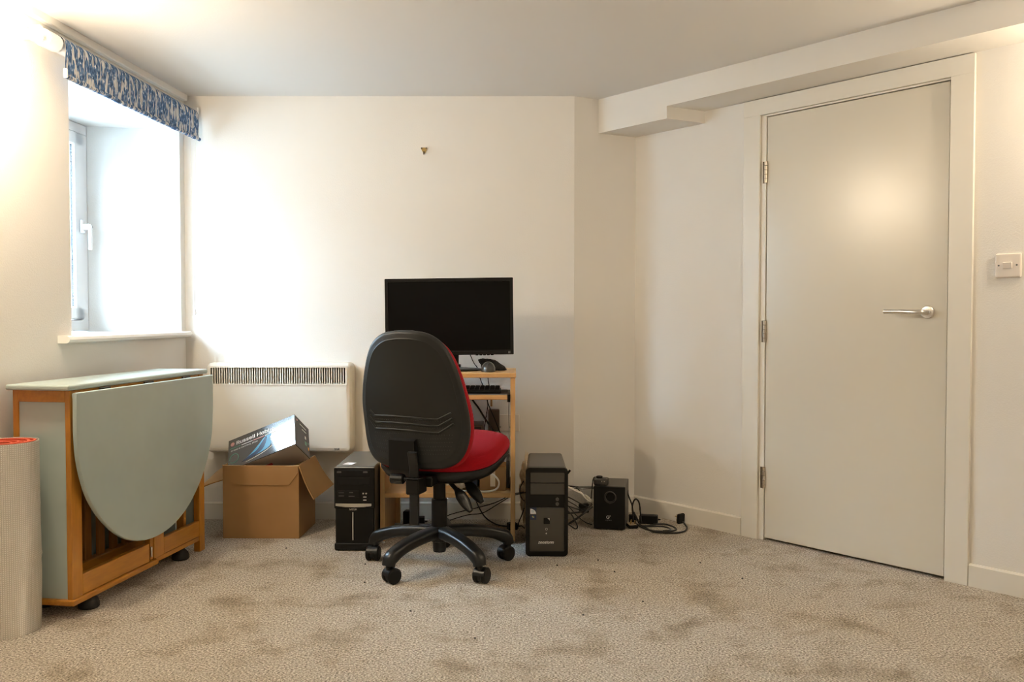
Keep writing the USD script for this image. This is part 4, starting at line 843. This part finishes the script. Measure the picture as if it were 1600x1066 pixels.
# mechanism, bracket and the flat bar that carries the back
part(ch, 'tilt_mechanism', xf(cat_(cbox(-.07, .07, -.12, .10, .375, .425, .006), cbox(-.05, .05, -.20, -.10, .372, .412, .005), cbox(-.11, .11, -.05, .12, .415, .432, .003)), frame([0, 0, 0], Rv, Fv, Uz)), M['chair_black'])
bx = -.004
part(ch, 'back_bracket', xf(cat_(cbox(bx - .028, bx + .028, -.275, -.19, .352, .415, .005), cbox(bx - .03, bx + .03, -.278, -.235, .414, .418, .001)), frame([0, 0, 0], Rv, Fv, Uz)), M['plastic'])
bar = crom([c_(bx, -.252, .232), c_(bx, -.252, .36), c_(bx, -.256, .46), c_(bx, -.275, .52)], 5)
part(ch, 'back_bar', sweep(bar, .019, .008, sides=12, up=Fv, power=5), M['chair_black'], smooth=40)
kn = part(ch, 'adjuster_knob', cyl(c_(-.065, -.215, .402), c_(-.12, -.215, .402), .021, 14, c=.003), M['chair_black'], smooth=20)
part(ch, 'knob_stem', cyl(c_(-.02, -.215, .402), c_(-.066, -.215, .402), .009, 14), M['chair_black'])
for (p, q) in (((-.272, 3.51, .385), (-.163, 3.375, .277)), ((-.236, 3.555, .400), (-.121, 3.44, .299))):
    p, q = np.array(p) - HUB, np.array(q) - HUB
    path = crom([p + (q - p) * t + Uz * .010 * math.sin(t * 3.1) for t in (0, .3, .5, .75, 1)], 6); s = np.linspace(0, 1, len(path))
    part(ch, 'lever', sweep(path, .0085 + .0145 * np.clip((s - .40) / .2, 0, 1) - .014 * np.clip((s - .72) / .28, 0, 1) ** 2, .006, sides=12, up=np.array([-.45, -.75, .5]), power=3), M['plastic'], smooth=50)
# seat: superellipse cushion over a black pan
def seat(parts):
    n = 96; th = np.linspace(0, 2 * np.pi, n, endpoint=False); pw = 2 / 3.1
    ex, ey = np.sign(np.cos(th)) * np.abs(np.cos(th)) ** pw * .258, np.sign(np.sin(th)) * np.abs(np.sin(th)) ** pw * .228
    def zc(f, r): return .040 * f / .23                                            # the pan rises towards the front
    rings = []
    for sc, z in parts: rings.append([c_(x * sc, y * sc + .075, z + zc(y * sc, x * sc) - .030 * max(0, y * sc / .232) ** 3 * (z > .475)) for x, y in zip(ex, ey)])
    V = np.array(rings); m = grid_mesh(np.concatenate([V, V[:, :1]], 1)); a, b = V[0].mean(0), V[-1].mean(0); vv = np.vstack([m.vertices, a, b]); k = np.arange(n); w = n + 1
    fs = np.vstack([m.faces, np.stack([np.full(n, len(m.vertices)), k + 1, k], 1), np.stack([np.full(n, len(m.vertices) + 1), (len(V) - 1) * w + k, (len(V) - 1) * w + k + 1], 1)])
    m = trimesh.Trimesh(vv, fs, process=False); m.merge_vertices(); m.fix_normals(); return m
part(ch, 'seat_cushion', seat([(.90, .458), (.97, .460), (1.0, .468), (1.012, .483), (1.005, .495), (.97, .510), (.90, .521), (.78, .529), (.6, .534), (.35, .536), (.15, .536)]), M['red'], smooth=60, label='red fabric seat cushion')
part(ch, 'seat_pan', seat([(.60, .396), (.78, .400), (.93, .418), (1.0, .446), (1.0, .463), (.9, .463)]), M['chair_black'], smooth=40)
# back: moulded shell with lumbar ridges and a red cushion in front
BETA = math.radians(8.5); Ub = Uz * math.cos(BETA) - Fv * math.sin(BETA); Fb = Fv * math.cos(BETA) + Uz * math.sin(BETA)
BC = np.array([-.410, 3.340, .728]) - HUB
prof = np.array([(-.294, .045), (-.292, .10), (-.285, .145), (-.266, .182), (-.228, .210), (-.165, .2255), (-.09, .228), (-.02, .222), (.06, .208), (.12, .192), (.17, .174), (.21, .152), (.24, .121), (.259, .082), (.268, .03)])
half = crom([(a, b, 0) for a, b in prof], 4)[:, :2]
out = np.vstack([np.stack([half[:, 1], half[:, 0]], 1), np.stack([-half[::-1, 1], half[::-1, 0]], 1)])
def bcurve(u, v): return .75 * u * u - .030 * math.exp(-((v + .14) / .10) ** 2) * -1.0 * .6 + .18 * max(0, v - .05) ** 2 * -1
def bpt(u, v, w): return BC + Rv * u + Ub * v + Fb * (bcurve(u, v) + w)
def loft(steps, cap0=True, cap1=True):
    V = np.array([[bpt(u * s, v * s + sh, w) for u, v in out] for s, sh, w in steps]); n = V.shape[1]; m = grid_mesh(np.concatenate([V, V[:, :1]], 1)); vv = m.vertices; fs = [m.faces]; w_ = n + 1; k = np.arange(n)
    vv = np.vstack([vv, bpt(0, steps[0][1], steps[0][2]), bpt(0, steps[-1][1], steps[-1][2])])
    fs += [np.stack([np.full(n, len(vv) - 2), k + 1, k], 1), np.stack([np.full(n, len(vv) - 1), (len(V) - 1) * w_ + k, (len(V) - 1) * w_ + k + 1], 1)]
    m = trimesh.Trimesh(vv, np.vstack(fs), process=False); m.merge_vertices(); m.fix_normals(); return m
sh_ = part(ch, 'back_shell', loft([(.15, 0, .001), (.35, 0, 0), (.55, 0, 0), (.72, 0, 0), (.84, 0, 0), (.885, 0, .0), (.90, 0, .003), (.955, 0, .006), (.985, 0, .011), (1.0, 0, .021), (.995, 0, .030), (.93, 0, .031), (.6, 0, .030)]), M['shell'], smooth=28, label='black moulded back shell')
part(ch, 'back_cushion', loft([(.7, 0, .030), (.93, 0, .0305), (.972, -.004, .032), (.995, -.012, .045), (.997, -.018, .062), (.98, -.022, .080), (.94, -.024, .094), (.8, -.02, .106), (.5, -.01, .112), (.2, 0, .113)]), M['red'], smooth=60, label='red fabric back cushion')
for (dv, kink) in ((0, 0), (-.028, .006), (-.056, .012)):
    pts = [(-.178 - kink * .6, -.058 + dv * .75), (-.158, -.080 + dv), (-.08, -.076 + dv), (0, -.078 + dv), (.07, -.084 + dv), (.115, -.086 + dv), (.168 + kink * .5, -.060 + dv * .8)]
    pts = [p for a, b in zip(pts[:-1], pts[1:]) for p in [tuple(np.array(a) + (np.array(b) - np.array(a)) * t) for t in np.linspace(0, 1, 8, endpoint=False)]] + [pts[-1]]
    part(sh_, 'lumbar_ridge', sweep(np.array([bpt(u, v, .0005) for u, v in pts]), .0045, .0050, sides=8, up=-Fb), M['shell'], smooth=50)
dots = []
for row, v0 in enumerate((-.0945, -.1225, -.151, -.166, -.181, -.196, -.211, -.226)):
    for u in np.arange(-.165 + (row % 2) * .005, .17, .010):
        if row >= 3 and (-.10 < u < .03 or abs(u) > .20 + (v0 + .166) * .9): continue
        p = bpt(u, v0 + (.004 - abs(u) * .03 if row < 3 else 0), -.0002); d_ = trimesh.creation.icosphere(1, .0019); d_.vertices = d_.vertices * [1, 1, .7] + p; dots.append(d_)
part(sh_, 'grip_dots', cat_(*dots), M['shell'], smooth=True, kind='stuff')
hs = [bpt(u, v, w) for u in (-.092, .020) for v in (-.290, -.172) for w in (-.020, .012)] + [bpt(u, -.165, .006) for u in (-.095, .024)]
part(ch, 'bar_housing', trimesh.convex.convex_hull(np.array(hs)), M['plastic'], smooth=20)

# crumbs on the carpet
rc = np.random.default_rng(3)
cr0 = [(-.62, 3.60, 'left of the chair in front of the computer tower'), (.37, 3.66, 'right of the charcoal computer tower'), (.42, 3.49, 'well in front of the subwoofer'), (-.58, 3.35, 'left of the front left castor'),
       (.19, 3.58, 'just in front of the charcoal computer tower'), (.80, 3.62, 'in the open in front of the skirting plug'), (-.36, 3.02, 'in front of the chair between its front castors'), (.48, 3.12, 'in the middle of the open floor right of centre'),
       (.25, 2.98, 'in the foreground right of the chair'), (.92, 3.40, 'in front of the hinge side of the door'), (-1.02, 3.85, 'in front of the big cardboard box'), (-.12, 2.76, 'nearest to the front of the picture')]
for (x, y, where) in cr0:
    c = trimesh.creation.icosphere(1, .0038); c.vertices *= 1 + .5 * (rc.random((len(c.vertices), 1)) - .5); c.vertices *= [1, 1.2, .7]; c.apply_translation([x, y, -c.bounds[0][2]])
    solo('crumb', c, M['ink'], 'tiny dark crumb on the carpet ' + where, 'crumb', 'dark crumbs on the carpet')
